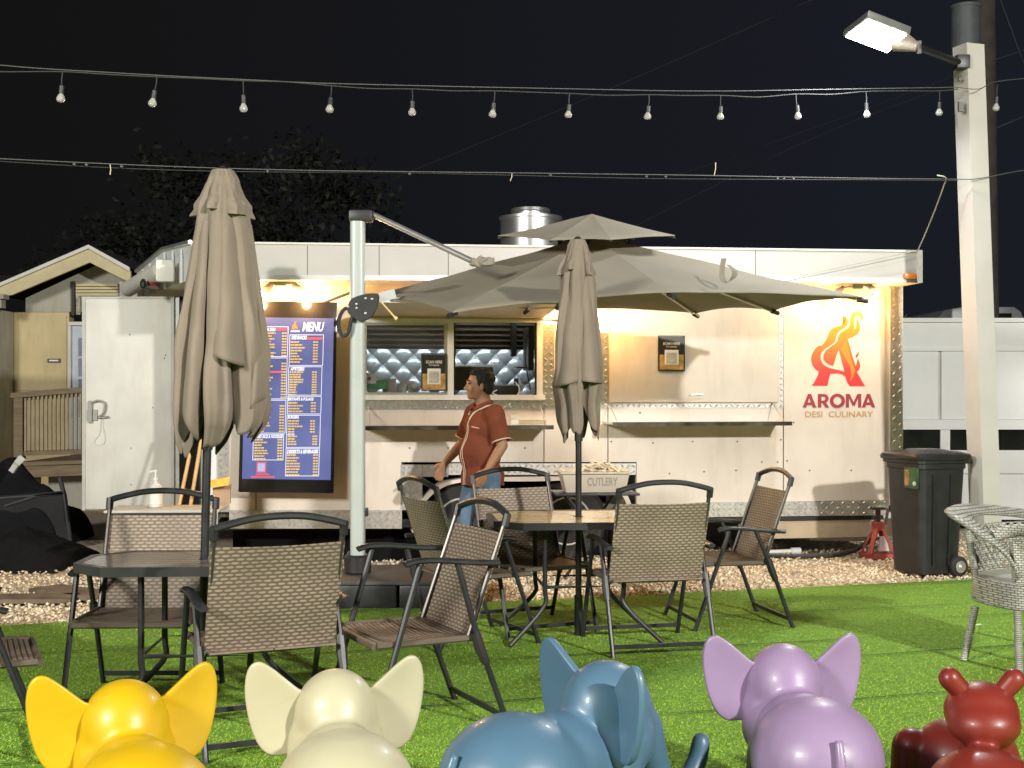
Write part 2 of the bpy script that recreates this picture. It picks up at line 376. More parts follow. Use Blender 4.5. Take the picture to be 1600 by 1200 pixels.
BC = [(.29, .46, .050), (.23, .39, .040), (.37, .54, .07)]
bm_ = [mat('blade_%d' % i, c, .6, var=.15, vs=.7, spec=.25) for i, c in enumerate(BC)]
bulk('turf_blades', V.reshape(-1, 3), Fc, bm_, rng.integers(0, 3, N), 'short green artificial grass pile of the seating yard')

# seams between the turf rolls: dark strips painting the shadow lines, which come and go
sm_m = mat('turf_seam_shade', (.018, .045, .008), .95, var=.3, vs=30)
mb = MB()
for k, s0 in enumerate(np.arange(3.2, 10, .46)):
    xs = np.linspace(-5, 5, 160); prev = None
    for x in xs:
        a_ = np.clip(.15 + .75*math.sin(x*1.3 + k*2.4) + .5*noise.noise(Vector((x*1.9, k*3.1, 0))), 0, 1)
        sdv = s0 + .012*math.sin(x*2.1 + k*1.7) + .008*math.sin(x*5 + k); y = (sdv + x*.282)/.959; hwd = .009*a_
        if y > edgeY(x) - .05: prev = None; continue
        cur = ((x, y-hwd, .0165), (x, y+hwd, .0165), (x, y, .0145)) if a_ > .05 else None
        if prev and cur: b_ = len(mb.v); mb.v += [prev[0], prev[1], cur[1], cur[0]]; mb.f.append((b_, b_+3, b_+2, b_+1))
        prev = cur
struct(mb.build('turf_seams', sm_m))
# ------------------------------------------------------------------ food trailer
WA = P(300, HY, 10.9); WB = P(1400, HY, 11.9)
dx, dy = WB.x - WA.x, WB.y - WA.y; L_ = math.hypot(dx, dy); dx /= L_; dy /= L_; TANG = math.atan2(dy, dx)
def wl(px, py, off=0.):        # photo pixel -> local point on the trailer's wall plane moved off metres towards the yard
    ox, oy = WA.x + dy*off, WA.y - dx*off; rx = (px - HX)/F
    # (rx*Y, Y) = o + u*d
    Y = (oy - ox*dy/dx) / (1 - rx*dy/dx); X = rx*Y
    return Vector(((X - ox)*dx + (Y - oy)*dy, -off, CH - (py - HY)/F*Y))
TR = thing('food_trailer', 'long white food trailer with an open serving window and orange flame emblem', 'food trailer', (WA.x, WA.y, 0), TANG)
def wq(mb, px0, py0, px1, py1, o0, o1, py0r=None, py1r=None):
    """box on the wall: front face at offset o1 fills the pixel rectangle"""
    py0r = py0 if py0r is None else py0r; py1r = py1 if py1r is None else py1r
    f = [wl(px0, py0, o1), wl(px1, py0r, o1), wl(px1, py1r, o1), wl(px0, py1, o1)]
    b = [Vector((q.x, -o0, q.z)) for q in f]
    mb.hexa(f, b); return mb
def wtop(px): return 378 + (px-300)*14/1140
def wpart(name, m, args, parent=None, **k):
    mb = MB()
    for a in args: wq(mb, *a)
    return mb.build(name, m, parent or TR, **k)
# wall panels (seams between them)
BOT = lambda px: 812 - (px-600)*20/790      # wall bottom behind the skirt
def panel(px0, py0, px1, py1):
    wpart('wall_panel', WHITE, [(px0+.8, py0, px1-.8, py1, -.05, 0)])
top = 430
panel(340, top, 400, 800); panel(400, top, 562, 800)
panel(562, top, 850, 499); panel(562, 625, 850, 655); panel(562, 655, 850, 722)
panel(850, top, 950, 722); panel(950, 632, 1224, 722)
panel(1224, top, 1392, 660); panel(1224, 660, 1392, 790); panel(994, 722, 1224, 800); panel(562, 722, 628, 800); panel(950, top, 1224, 632)
wpart('wall_backing', GAP, [(342, 425, 562, 808, -.09, -.055), (850, 425, 1400, 722, -.09, -.055), (562, 425, 850, 499, -.09, -.055), (562, 628, 850, 722, -.09, -.055), (996, 722, 1400, 800, -.09, -.055), (562, 722, 628, 808, -.09, -.055)])
# diamond plate trims with raised lozenges
def diamond(name, px0, py0, px1, py1, off=.006, pitch=.052, py0r=None, py1r=None):
    mb = MB(); wq(mb, px0, py0, px1, py1, 0, off, py0r, py1r)
    a = wl(px0, py0, off); b = wl(px1, py0 if py0r is None else py0r, off); c = wl(px1, py1 if py1r is None else py1r, off); d = wl(px0, py1, off)
    W = b.x - a.x; nu = max(1, round(W/pitch)); H = a.z - d.z; nz = max(1, round(H/pitch))
    for i in range(nu):
        for j in range(nz):
            fu = (i+.5)/nu; fz = (j+.5)/nz
            u = a.x + W*fu; z = (a.z*(1-fz) + d.z*fz)*(1-fu) + (b.z*(1-fz) + c.z*fz)*fu
            s = 1 if (i+j) % 2 else -1; l = pitch*.43; t = pitch*.13; k = .7071
            pts = [(u - l*k, z - s*l*k), (u + t*k, z - s*t*k), (u + l*k, z + s*l*k), (u - t*k, z + s*t*k)]
            q = [Vector((p[0], -off, p[1])) for p in pts]
            mb.add(q + [Vector((u, -off - .009, z))], [(0, 1, 4), (1, 2, 4), (2, 3, 4), (3, 0, 4)])
    return mb.build(name, PLATE, TR)
diamond('corner_trim', 1392, 446, 1411, 800); diamond('corner_trim', 340, 440, 358, 800)
diamond('skirt_plate', 358, 797, 628, 826); diamond('skirt_plate', 1085, 785, 1386, 808, py0r=781, py1r=805)
diamond('wheel_arch_plate', 626, 726, 660, 797); diamond('wheel_arch_plate', 660.5, 726, 700, 745); diamond('wheel_arch_plate', 700.5, 724, 994, 742)
diamond('window_trim', 848, 486, 866, 637); diamond('window_trim', 562, 624, 848, 640); diamond('window_trim', 932, 486, 951, 637)
diamond('window_trim', 866, 600, 932, 637); diamond('window_trim', 951, 631, 1224, 637); diamond('window_trim', 1217.5, 480, 1224, 631)
# closed shutter on the right
SH = wpart('shutter_panel', WHITE, [(953, 476, 1216.5, 628.5, .004, .03)], bevel=.004)
mb = MB(); a = wl(1078, 617, .03); b = wl(1096, 616, .03)
mb.tube([a, a + Vector((0, -.03, 0)), b + Vector((0, -.03, 0)), b], .006, 6); mb.build('handle', ALU, SH)
# window frames and sashes
wf = [(560, 497, 852, 504, .0, .02), (560, 617, 852, 625, .0, .025), (839, 504, 848, 617, 0, .02), (700, 504, 709, 617, 0, .02), (562, 504, 568, 617, 0, .02)]
wpart('window_frame', TRIMW, wf)
sa = wpart('window_sash', ALU, [(568, 504, 700, 508, -.02, -.002), (568, 613, 700, 617, -.02, -.002), (694, 508, 700, 613, -.02, -.002), (568, 508, 573, 613, -.02, -.002)])
wpart('window_glass', GLASS, [(573, 508, 694, 613, -.014, -.010)], sa)
wpart('window_track', BLACK, [(709, 504, 711.5, 617, -.02, .002)]); wpart('window_track', BLACK, [(836, 504, 839, 617, -.02, .002)])
# kitchen interior
DK = mat('hood_steel_dark', (.11, .095, .075), .5, .1, var=.2, vs=4)
z_lo = 1.0
def lb(name, m, x0, x1, y0, y1, z0, z1, **k):
    mb = MB(); mb.box(x0, x1, y0, y1, z0, z1); return mb.build(name, m, k.pop('parent', TR), **k)
uL, uR = wl(540, 560).x, wl(870, 560).x
lb('kitchen_floor', DK, uL-1.2, uR+1.4, .10, 1.9, .45, .50)
lb('kitchen_ceiling', WHITE2, uL-1.2, uR+1.4, .10, 1.9, 2.30, 2.34)
lb('kitchen_side_wall', STEEL, uL-1.22, uL-1.2, .10, 1.9, .5, 2.3); lb('kitchen_side_wall', STEEL, uR+1.4, uR+1.42, .10, 1.9, .5, 2.3)
mb = MB(); q = .21; bx0, bx1, bz0, bz1 = uL-1.2, uR+1.4, .9, 2.3; by = 1.86          # puffed diamond quilting
nx, nz = int((bx1-bx0)/q*2), int((bz1-bz0)/q*2)
for i in range(nx):
    for j in range(nz):
        if (i + j) % 2: continue
        cx, cz = bx0 + (i+.5)*q/2, bz0 + (j+.5)*q/2; h = q/2*1.0
        ring = [(cx-h, by, cz), (cx, by, cz-h), (cx+h, by, cz), (cx, by, cz+h)]; k = .84
        inner = [(cx-h*k, by-.020, cz), (cx, by-.020, cz-h*k), (cx+h*k, by-.020, cz), (cx, by-.020, cz+h*k)]
        mb.add(ring + inner + [(cx, by-.038 - random.uniform(0, .010), cz)], [(0,1,5,4),(1,2,6,5),(2,3,7,6),(3,0,4,7),(4,5,8),(5,6,8),(6,7,8),(7,4,8)])
mb.box(bx0, bx1, by+.002, by+.03, .5, bz1)
mb.build('quilted_back_wall', QUILT, TR, smooth='all')
hx0, hx1 = uL-.6, uR+.6
hood = lb('extractor_hood', DK, hx0, hx1, 1.15, 1.18, 1.93, 2.3)
for i in range(6):
    mb = MB(); zz = 1.955 + i*.052; mb.box(hx0, hx1, 1.10, 1.147, zz, zz+.018); mb.build('hood_slat', DK, hood)
for xx in (uL+1.03, uL+1.62): lb('hood_bracket', BLACK, xx, xx+.05, 1.03, 1.10, 1.86, 2.25, parent=hood)
lb('kitchen_light', mat('kitchen_led', (1, 1, 1), .3, var=0, emis=(.90, .96, 1), es=13), uL-.1, uR+.1, 1.30, 1.42, 2.27, 2.295); lb('kitchen_light', mat('kitchen_led_dim', (1, 1, 1), .3, var=0, emis=(1, .93, .82), es=3.5), uL-.1, uR+.1, .80, .9, 2.27, 2.295)
lb('counter', STEEL, uL-.3, uR+.3, .14, .75, 1.22, 1.26)
# fascia
fo = .45
def fz(px, py): return wl(px, py, fo)
mb = MB(); f = [fz(300, 378), fz(1440, 392), fz(1440, 442), fz(300, 437)]
mb.hexa(f, [Vector((q.x, fo*0+.0 - 0.0, q.z)) for q in [Vector((v.x, 0, v.z)) for v in f]])
mb.build('fascia_box', FASCIA, TR)
mb = MB(); f = [fz(300, 429), fz(1440, 434.5), fz(1440, 442), fz(300, 437)]; f = [Vector((q.x, -fo-.012, q.z)) for q in f]
mb.hexa(f, [Vector((q.x, -fo-.001, q.z)) for q in f]); mb.build('fascia_lip', ALU, TR)
mb = MB(); f = [fz(300, 377), fz(1440, 391), fz(1440, 394), fz(300, 380)]; f = [Vector((q.x, -fo-.014, q.z)) for q in f]
mb.hexa(f, [Vector((q.x, -fo-.001, q.z)) for q in f]); mb.build('roof_edge', TRIMW, TR)
mb = MB(); f = [fz(1434, 392), fz(1440, 392), fz(1440, 442), fz(1434, 442)]; f = [Vector((q.x, -fo-.02, q.z)) for q in f]
mb.hexa(f, [Vector((q.x, -fo-.001, q.z)) for q in f]); mb.build('fascia_corner', TRIMW, TR)
for px in (592, 480, 700, 1010, 1180):
    mb = MB(); a = fz(px, wtop(px)+3); b = fz(px+.9, wtop(px)+50); mb.box(a.x, b.x, -fo-.002, -fo+.01, b.z, a.z); mb.build('fascia_seam', GAP, TR)
# amber marker lamp
mb = MB(); a = fz(1411, 427); b = fz(1429, 436.5); mb.box(a.x, b.x, -fo-.045, -fo, b.z, a.z); mb.build('marker_lamp', AMBER, TR, bevel=.012)
# roof slab and far side, end wall of the angled nose
zt = 2.80
dv = Matrix.Rotation(-TANG, 3, 'Z')
def loc(px, py, Y): return MW[TR.name].inverted() @ P(px, py, Y)
n0 = loc(299, 380, 10.62); n1 = loc(255, 391, 11.9); n2 = loc(214, 425, 13.3); n2b = loc(213, 466, 13.3); n0b = loc(299, 436, 10.62); n1b = loc(262, 450, 11.9)
mb = MB(); xr = fz(1440, 400).x
rf = [n0, n1, n2]; rr_ = [Vector((xr, -fo, fz(1440, 392).z)), Vector((xr, .8, fz(1440, 392).z)), Vector((xr, 2.2, fz(1440, 392).z-.25))]
mb.add(rf + rr_, [(0, 1, 4, 3), (1, 2, 5, 4)])
mb.build('roof', WHITE2, TR)
mb = MB(); T = Vector((.03, 0, 0))
for tri in ([n0, n1, n1b, n0b], [n1, n2, n2b, n1b]): mb.hexa(tri, [v + T for v in tri])
mb.build('end_wall_header', WHITE2, TR)
mb = MB(); mb.tube([n0 + Vector((-.01, 0, .01)), n1 + Vector((-.01, 0, .01)), n2 + Vector((-.01, 0, .01))], .02, 6); mb.build('roof_edge_trim', ALU, TR)
# ribs of the header siding
for k in range(1, 7):
    t = k/7; a = n0.lerp(n2, t); zb = n0b.lerp(n2b, t).z; zt_ = (n0.z + (n1.z-n0.z)*t*2) if t < .5 else n1.z + (n2.z-n1.z)*(t-.5)*2
    mb = MB(); mb.box(a.x-.012, a.x+.004, a.y-.012, a.y+.012, zb, zt_-.03); mb.build('siding_rib', WHITE2, TR)
# nose soffit under the header, end wall jambs and dark doorway
c0 = wl(340, 440); 
mb = MB(); mb.add([n0b, n1b, n2b, Vector((c0.x, 1.9, n2b.z)), Vector((c0.x, 0, n0b.z))], [(0, 1, 2, 3, 4)]); mb.build('soffit', WHITE, TR)
mb = MB(); j0 = loc(318, 450, 11.05); j1 = loc(330, 450, 11.0); mb.box(j0.x, c0.x, .02, .06, .35, n0b.z); mb.build('door_jamb', WHITE2, TR)
e0 = loc(276, 460, 12.0)
mb = MB(); mb.bar((j0.x, j0.y+.05, .4), (j0.x, j0.y+.05, 2.45), .05, .05); mb.bar((e0.x, e0.y, .4), (e0.x, e0.y, 2.4), .05, .05); mb.build('door_post', ALU, TR)
mb = MB(); mb.hexa([Vector((e0.x-.05, e0.y+.35, .4)), Vector((j0.x+.35, j0.y+1.2, .4)), Vector((j0.x+.35, j0.y+1.2, 2.4)), Vector((e0.x-.05, e0.y+.35, 2.4))], [Vector((e0.x-.05, e0.y+.4, .4)), Vector((j0.x+.35, j0.y+1.25, .4)), Vector((j0.x+.35, j0.y+1.25, 2.4)), Vector((e0.x-.05, e0.y+.4, 2.4))]); mb.build('inner_partition', GAP, TR)
# rear and underside
mb = MB(); mb.box(c0.x, xr-.1, 2.0, 2.05, .4, 2.5); mb.box(xr-.14, xr-.1, .0, 2.0, .4, 2.45); mb.build('rear_wall', WHITE2, TR)
mb = MB(); mb.box(c0.x, xr-.14, .02, 1.98, .33, .40); mb.build('chassis_floor', BLACK, TR)
mb = MB(); xa, xb = wl(1160, 800).x, wl(1400, 800).x; mb.box(xa, xb, .03, .12, .17, .33); mb.build('chassis_rail', mat('rail_beige', (.45, .36, .24), .6), TR)
mb = MB(); xa, xb = wl(360, 800).x, wl(648, 800).x; mb.box(xa, xb, .35, .42, .0, .33); mb.build('skid_board', DARKF, TR)
# wheels with white arch
def ring_arch(px, py, rad_px, Ypx):
    c = wl(px, py); k = 11.3; rad = rad_px/F*k; return c, rad
c, rad = ring_arch(722, 830, 86, 0)
fen = crom([Vector((a, b_, 0)) for a, b_ in [(644, 832), (650, 800), (664, 775), (688, 757), (716, 749), (760, 746), (850, 745), (925, 745), (955, 750), (978, 770), (990, 800), (994, 830)]], 4)
mb = MB()
fc_ = Vector((820, 850, 0))
for p0, p1 in zip(fen[:-1], fen[1:]):
    i0, i1 = p0 + (fc_-p0).normalized()*7, p1 + (fc_-p1).normalized()*7
    p = [wl(q.x, q.y, .045) for q in (p0, p1, i1, i0)]; mb.hexa(p, [Vector((q.x, .25, q.z)) for q in p])
mb.build('wheel_arch', WHITE, TR)
mb = MB(); mb.box(c.x-rad, c.x+rad*2.8, .27, .30, .02, .95); mb.build('wheel_well', DARKF, TR)
for ux in (wl(722, 830).x, wl(888, 830).x):
    mb = MB(); Rr = .36
    mb.lathe([(Rr*.62, .02), (Rr*.9, 0), (Rr, .04), (Rr, .18), (Rr*.9, .22), (Rr*.6, .22)], 32, (ux, .02, Rr), 'y'); wh = mb.build('wheel', RUBBER, TR, smooth=True)
    mb = MB(); mb.lathe([(.02, .035), (.06, .03), (.10, .06), (.17, .07), (.215, .03), (.225, .05), (.21, .12), (.05, .14)], 28, (ux, .0, Rr), 'y'); mb.build('rim', WHITE2, wh, smooth=True)
# screws along the panels
mb = MB()
for px, py in [(1046, 740), (1150, 735), (1100, 737), (1190, 722), (1230, 720), (1082, 690), (1152, 690), (1220, 687), (1215, 722), (955, 690), (1020, 692), (640, 700), (700, 700), (820, 700), (1265, 735), (1330, 735), (1240, 660), (1010, 615), (1170, 614), (1200, 613), (1000, 645), (900, 692)]:
    q = wl(px, py); mb.box(q.x-.006, q.x+.006, -.004, 0, q.z-.006, q.z+.006)
mb.build('screw', BLACK, TR)
# fold-down shelves, glossy, with chains
LIPM = mat('shelf_lip_dark', (.16, .13, .12), .2, .8, var=.5, vs=7)
def shelf(px0, px1, py, bx=0):
    mb = MB(); a = wl(px0, py, .35); b = wl(px1, py, .35); z = a.z
    mb.box(a.x, b.x, -.36, -.004, z-.014, z+.004); s = mb.build('serving_shelf', STEEL, TR)
    mb = MB(); mb.box(a.x-.003, b.x+.003, -.372, -.361, z-.028, z+.008); mb.build('shelf_lip', LIPM, s)
    for x in (a.x+.05, b.x-.05):
        mb = MB(); mb.tube([(x, -.34, z), (x, -.01, z+.17)], .004, 5); mb.build('chain', ALU, s)
shelf(957, 1236, 661); shelf(569, 864, 667)
# flood lamp fixtures under the soffit
def fixture(px, py, heads, lit):
    c = wl(px, py, .22); f = MB(); zt = wl(px, 445, .22).z
    f.box(c.x-.05, c.x+.05, -.27, -.17, c.z-.03, c.z+.045); f.tube([(c.x, -.22, c.z+.03), (c.x, -.22, c.z+.10)], .02, 8)
    fx = f.build('flood_fixture', ALU, TR, bevel=.006)
    for (hx, hy) in heads:
        q = wl(hx, hy, .26); d = (q - c).normalized(); d = (d + Vector((0, .15, -.55))).normalized()
        M3 = d.to_track_quat('Z', 'Y').to_matrix()
        mb = MB(); mb.lathe([(.022, -.11), (.03, -.08), (.05, -.03), (.058, 0), (.05, 0)], 16); mb.v = [tuple(q + M3 @ Vector(v)) for v in mb.v]; h = mb.build('lamp_head', ALU, fx, smooth=True)
        mb = MB(); mb.tube([c, q - d*.10], .008, 6); mb.build('swivel_arm', ALU, h)
        mb = MB(); mb.ell((0, 0, 0), (.047, .047, .035)); mb.v = [tuple(q + M3 @ Vector(v)) for v in mb.v]; mb.build('bulb', BULBON, h, smooth='all')
        l = bpy.data.lights.new('warm_bulb', 'POINT'); l.energy = lit; l.color = (1, .52, .17); l.shadow_soft_size = .04
        o = bpy.data.objects.new('warm_spot_light', l); COL.objects.link(o); wq_ = MW[TR.name] @ (q + d*.085)
        o.location = wq_; o.rotation_euler = ((MW[TR.name].to_3x3() @ d)).to_track_quat('-Z', 'Y').to_euler()
fixture(438, 441, [(415, 458), (470, 458)], 30); fixture(1337, 447, [(1367, 458), (1306, 462)], 11); fixture(905, 447, [(935, 462), (872, 462)], 20)
# emblem and lettering (printed vinyl, flat)
def em_mat():
    m = mat('emblem_print', (.9, .3, .05), .4, var=0); nt = m.node_tree; b = nt.nodes['Principled BSDF']
    tc = nt.nodes.new('ShaderNodeTexCoord'); sp = nt.nodes.new('ShaderNodeSeparateXYZ'); mr = nt.nodes.new('ShaderNodeMapRange'); r = nt.nodes.new('ShaderNodeValToRGB')
    za, zb = wl(1300, 604).z, wl(1300, 488).z; mr.inputs[1].default_value = za; mr.inputs[2].default_value = zb
    nt.links.new(tc.outputs['Object'], sp.inputs[0]); nt.links.new(sp.outputs[2], mr.inputs[0]); nt.links.new(mr.outputs[0], r.inputs[0]); nt.links.new(r.outputs[0], b.inputs['Base Color'])
    e = r.color_ramp.elements; e[0].color = (.62, .018, .03, 1); e[1].color = (.85, .26, .012, 1); e.new(.22).color = (.70, .04, .025, 1); e.new(.45).color = (.82, .13, .02, 1); e.new(.7).color = (.86, .22, .010, 1)
    return m
EMB = em_mat()
S1 = [(475,183),(492,186),(508,200),(518,228),(512,260),(492,282),(455,302),(432,325),(418,352),(412,385),(398,412),(365,438),(325,462),(297,488),(284,520),(284,555),(300,588),(332,615),(375,632),(425,642),(465,652),(492,664),(494,700),(470,682),(430,672),(366,676),(352,730),(342,778),(205,778),(228,752),(248,715),(262,685),(268,655),(238,635),(214,600),(203,560),(208,518),(224,482),(247,452),(276,432),(262,455),(262,474),(292,440),(316,408),(336,378),(350,340),(366,305),(390,285),(425,273),(468,265),(492,245),(500,222),(494,200)]
S2 = [(641,215),(646,190),(632,163),(600,148),(566,152),(545,178),(537,220),(535,255),(520,285),(485,308),(450,330),(434,358),(428,392),(405,422),(365,448),(328,478),(308,515),(309,550),(326,578),(358,598),(390,610),(405,565),(422,510),(438,470),(446,500),(462,560),(478,620),(490,680),(500,725),(516,760),(535,782),(662,782),(640,745),(615,700),(592,660),(612,638),(622,608),(613,572),(601,543),(592,582),(583,615),(566,560),(548,500),(530,432),(514,380),(560,362),(600,338),(620,300),(618,260),(604,222),(590,200),(592,240),(584,292),(574,300),(567,250),(570,205),(584,182),(605,174),(622,188),(626,212)]
S3 = [(606,488),(598,505),(583,520),(584,546),(600,526),(609,506)]
S4 = [(455,470),(478,430),(500,400),(520,470),(550,570),(578,650),(560,700),(535,740),(545,690),(540,640),(528,600),(500,560)]
def eM(h):
    return lambda a, b, t: (lambda q: Vector((q.x, -(.0015 + t + h), q.z)))(wl(1230 + a/5.455, 460 + b/5.455))
for S, h, mm in ((S1, .001, EMB), (S2, .001, EMB), (S3, .001, mat('spark_red', (.55, .03, .03), .4, var=0)), (S4, .003, mat('emblem_amber', (.90, .22, .015), .4, var=0))):
    mb = MB(); poly(mb, S, .0015, eM(h)); mb.build('flame_emblem', mm, TR)
def wtext(name, s, px0, py0, px1, py1, m, bold=0., shear=0., off=.004, parent=None):
    a = wl(px0, py1); b = wl(px1, py0); mb = MB(); put_text(mb, s, lambda p, q: Vector((p, -off, q)), a.x, b.x, a.z, b.z, bold, shear); return mb.build(name, m, parent or TR)
LR = mat('lettering_red', (.30, .02, .035), .45, var=0); la, lb_ = wl(1254, 637), wl(1367, 615.5); LH = lb_.z - la.z; SXl = (lb_.x - la.x)/5.74
def letter(strokes, x0):
    mb = MB()
    for i, st in enumerate(strokes):
        mb_y = -(.0035 + .0003*i)
        mb.hexa([Vector((la.x + (x0+p[0])*SXl, mb_y, la.z + p[1]*LH)) for p in st], [Vector((la.x + (x0+p[0])*SXl, -.001, la.z + p[1]*LH)) for p in st])
    mb.build('name_letter', LR, TR)
t_ = .27
A_ = [[(0, 0), (.42, 1), (.42+t_*.72, 1), (t_*1.02, 0)], [(1.0-t_*1.02+.08, 0), (.42-.03, 1), (.66, 1), (1.08, 0)], [(.22, .18), (.86, .18), (.82, .38), (.27, .38)]]
def arc(cx, cy, rx, ry, a0, a1, n, tx, ty): 
    o = []
    for k in range(n):
        q0, q1 = R(a0 + (a1-a0)*k/n), R(a0 + (a1-a0)*(k+1)/n)
        o.append([(cx + rx*math.cos(q0), cy + ry*math.sin(q0)), (cx + rx*math.cos(q1), cy + ry*math.sin(q1)), (cx + (rx-tx)*math.cos(q1), cy + (ry-ty)*math.sin(q1)), (cx + (rx-tx)*math.cos(q0), cy + (ry-ty)*math.sin(q0))])
    return o
R_ = [[(0, 0), (0, 1), (t_, 1), (t_, 0)], [(t_-.01, .80), (t_-.01, 1), (.48, 1), (.48, .80)], [(t_-.01, .33), (t_-.01, .52), (.48, .52), (.48, .33)], [(.36, .36), (.60, .42), (.90, 0), (.60, 0)]] + arc(.48, .665, .37, .335, -90, 90, 8, .25, .20)
O_ = arc(.60, .5, .60, .52, 0, 360, 24, .27, .22)
M__ = [[(0, 0), (0, 1), (.25, 1), (.25, 0)], [(.97, 0), (.97, 1), (1.22, 1), (1.22, 0)], [(.10, 1), (.30, 1), (.68, .26), (.54, .10)], [(1.12, 1), (.92, 1), (.54, .26), (.68, .10)]]
letter(A_, 0); letter(R_, 1.20); letter(O_, 2.14); letter(M__, 3.42); letter(A_, 4.68)
wtext('tagline_lettering', 'DESI  CULINARY', 1258, 642.5, 1364, 652, mat('lettering_gold', (.50, .28, .09), .45, var=0), .008)

# posters
PB = mat('poster_black', (.03, .03, .03), .3, var=.1); PA = mat('poster_amber', (.45, .28, .10), .4, var=.5, vs=18); PWt = mat('poster_white', (.75, .73, .68), .4, var=0)
def poster(px0, py0, px1, py1, off, label):
    c = wl((px0+px1)/2, py1, off); o = thing('poster', label, 'poster', tuple(MW[TR.name] @ c), TANG, 'scan here posters')
    w = wl(px1, py0, off).x - wl(px0, py0, off).x; h = wl(px0, py0, off).z - c.z
    def bx(n, m, a0, a1, b0, b1, y): mb = MB(); mb.box(a0*w, a1*w, y-.002, y, b0*h, b1*h); return mb.build(n, m, o)
    bx('backing', PWt, -.5, .5, 0, 1, 0); bx('print', PB, -.47, .47, .02, .98, -.0025); bx('photo_band', PA, -.47, .47, .03, .46, -.005)
    bx('code_frame', PWt, -.27, .27, .17, .60, -.0075); bx('code_blank', mat('code_grey', (.45, .44, .40), .5, var=.3, vs=60), -.2, .2, .21, .52, -.010)
    mb = MB(); put_text(mb, 'SCAN HERE', lambda p, q: Vector((p*w, -.008, q*h)), -.33, .33, .74, .82, .02); put_text(mb, 'TO ORDER', lambda p, q: Vector((p*w, -.008, q*h)), -.22, .22, .67, .71, .02); mb.build('lettering', PWt, o)
    fr = MB(); fr.box(-.52*w, .52*w, -.008, 0, -.015*h, .012*h); fr.box(-.52*w, .52*w, -.008, 0, .99*h, 1.015*h); fr.box(-.52*w, -.48*w, -.0085, 0, .013*h, .989*h); fr.box(.48*w, .52*w, -.0085, 0, .013*h, .989*h); fr.build('border', BLACK, o)
poster(659, 553, 697, 610, .012, 'small framed scan here poster on the sliding serving window')
poster(1029, 525, 1069, 579, .034, 'small framed scan here poster on the closed white shutter')
# trailer door swung open (part of the trailer)
I = MW[TR.name].inverted()
def wpt(px, py, Y): return P(px, py, Y)
d0, d1 = P(131, 462, 11.95), P(272, 470, 12.05); 
mb = MB(); dd = Vector((d1.x-d0.x, d1.y-d0.y, 0)).normalized(); nn = Vector((-dd.y, dd.x, 0))
def dbox(mb, px0, px1, z0, z1, t0, t1):
    a = P(px0, 600, 12.0); b = P(px1, 600, 12.0); a.z = b.z = 0
    f = [Vector((a.x, a.y, z1)), Vector((b.x, b.y, z1)), Vector((b.x, b.y, z0)), Vector((a.x, a.y, z0))]
    mb.hexa([q - nn*t1 for q in f], [q - nn*t0 for q in f]); return mb
DZ1, DZ0 = P(0, 466, 12).z, .42
door = dbox(MB(), 131, 272, DZ0, DZ1, 0, .045).build('door', DOORW, TR, world=True, bevel=.004)
dI = MW[TR.name]
def dpart(name, m, *bx, bevel=0):
    mb = MB()
    for b in bx: dbox(mb, *b)
    o = mb.build(name, m, TR, world=True, bevel=bevel); o.parent = door; return o
dpart('door_edge', mat('door_edge_grey', (.42, .42, .39), .5), (130, 135.5, DZ0-.01, DZ1+.012, -.004, .052), (268, 273, DZ0-.01, DZ1+.012, -.004, .052), (135.6, 267.9, DZ1-.01, DZ1+.012, -.004, .052))
LAT = mat('latch_grey', (.22, .215, .20), .4, .5)
dpart('latch_plate', LAT, (138, 154, P(0, 657, 12).z, P(0, 640, 12).z, .046, .06), (140, 146, P(0, 660, 12).z, P(0, 626, 12).z, .061, .075))
def dtube(name, m, pts, r, off=.07):
    mb = MB(); mb.tube([P(a, b, 12.0) - nn*off for a, b in pts], r, 6, sub=5); o = mb.build(name, m, TR, world=True); o.parent = door
dtube('latch_rod', LAT, [(144, 630), (155, 626), (166, 630), (164, 645), (156, 652), (172, 651)], .009)
dtube('pull_cord', TRIMW, [(160, 651), (158, 675), (149, 690), (158, 695), (166, 688), (163, 665), (163, 651)], .003, .055)
dpart('door_screw', GAP, *[(x-.6, x+.6, P(0, y, 12).z-.007, P(0, y, 12).z+.007, .046, .05) for x, y in ((204, 523), (206, 700), (206, 757), (260, 555), (258, 560), (240, 637))])
# awning roller and red marker on the nose
mb = MB(); a = loc(277, 421, 11.3); b = loc(221, 452, 13.0); mb.tube([a + Vector((-.13, 0, 0)), b + Vector((-.13, 0, 0))], .08, 12); aw = mb.build('awning_roller', TRIMW, TR, smooth=True)
mb = MB(); q = loc(273, 420, 11.2); mb.box(q.x-.16, q.x+.0, q.y-.05, q.y+.02, q.z-.12, q.z+.08); mb.build('roller_cap', TRIMW, aw, bevel=.03)
mb = MB(); q = loc(257, 441, 11.8); mb.box(q.x-.14, q.x-.05, q.y-.15, q.y+.15, q.z-.05, q.z+.02); mb.build('marker_lamp', mat('red_lens', (.20, .02, .02), .3), TR, bevel=.01)
mb = MB(); q = loc(247, 436, 11.6); mb.lathe([(.012, 0), (.03, -.03), (.03, -.07), (.01, -.09)], 10, q + Vector((-.13, 0, 0))); mb.build('latch', BLACK, TR)

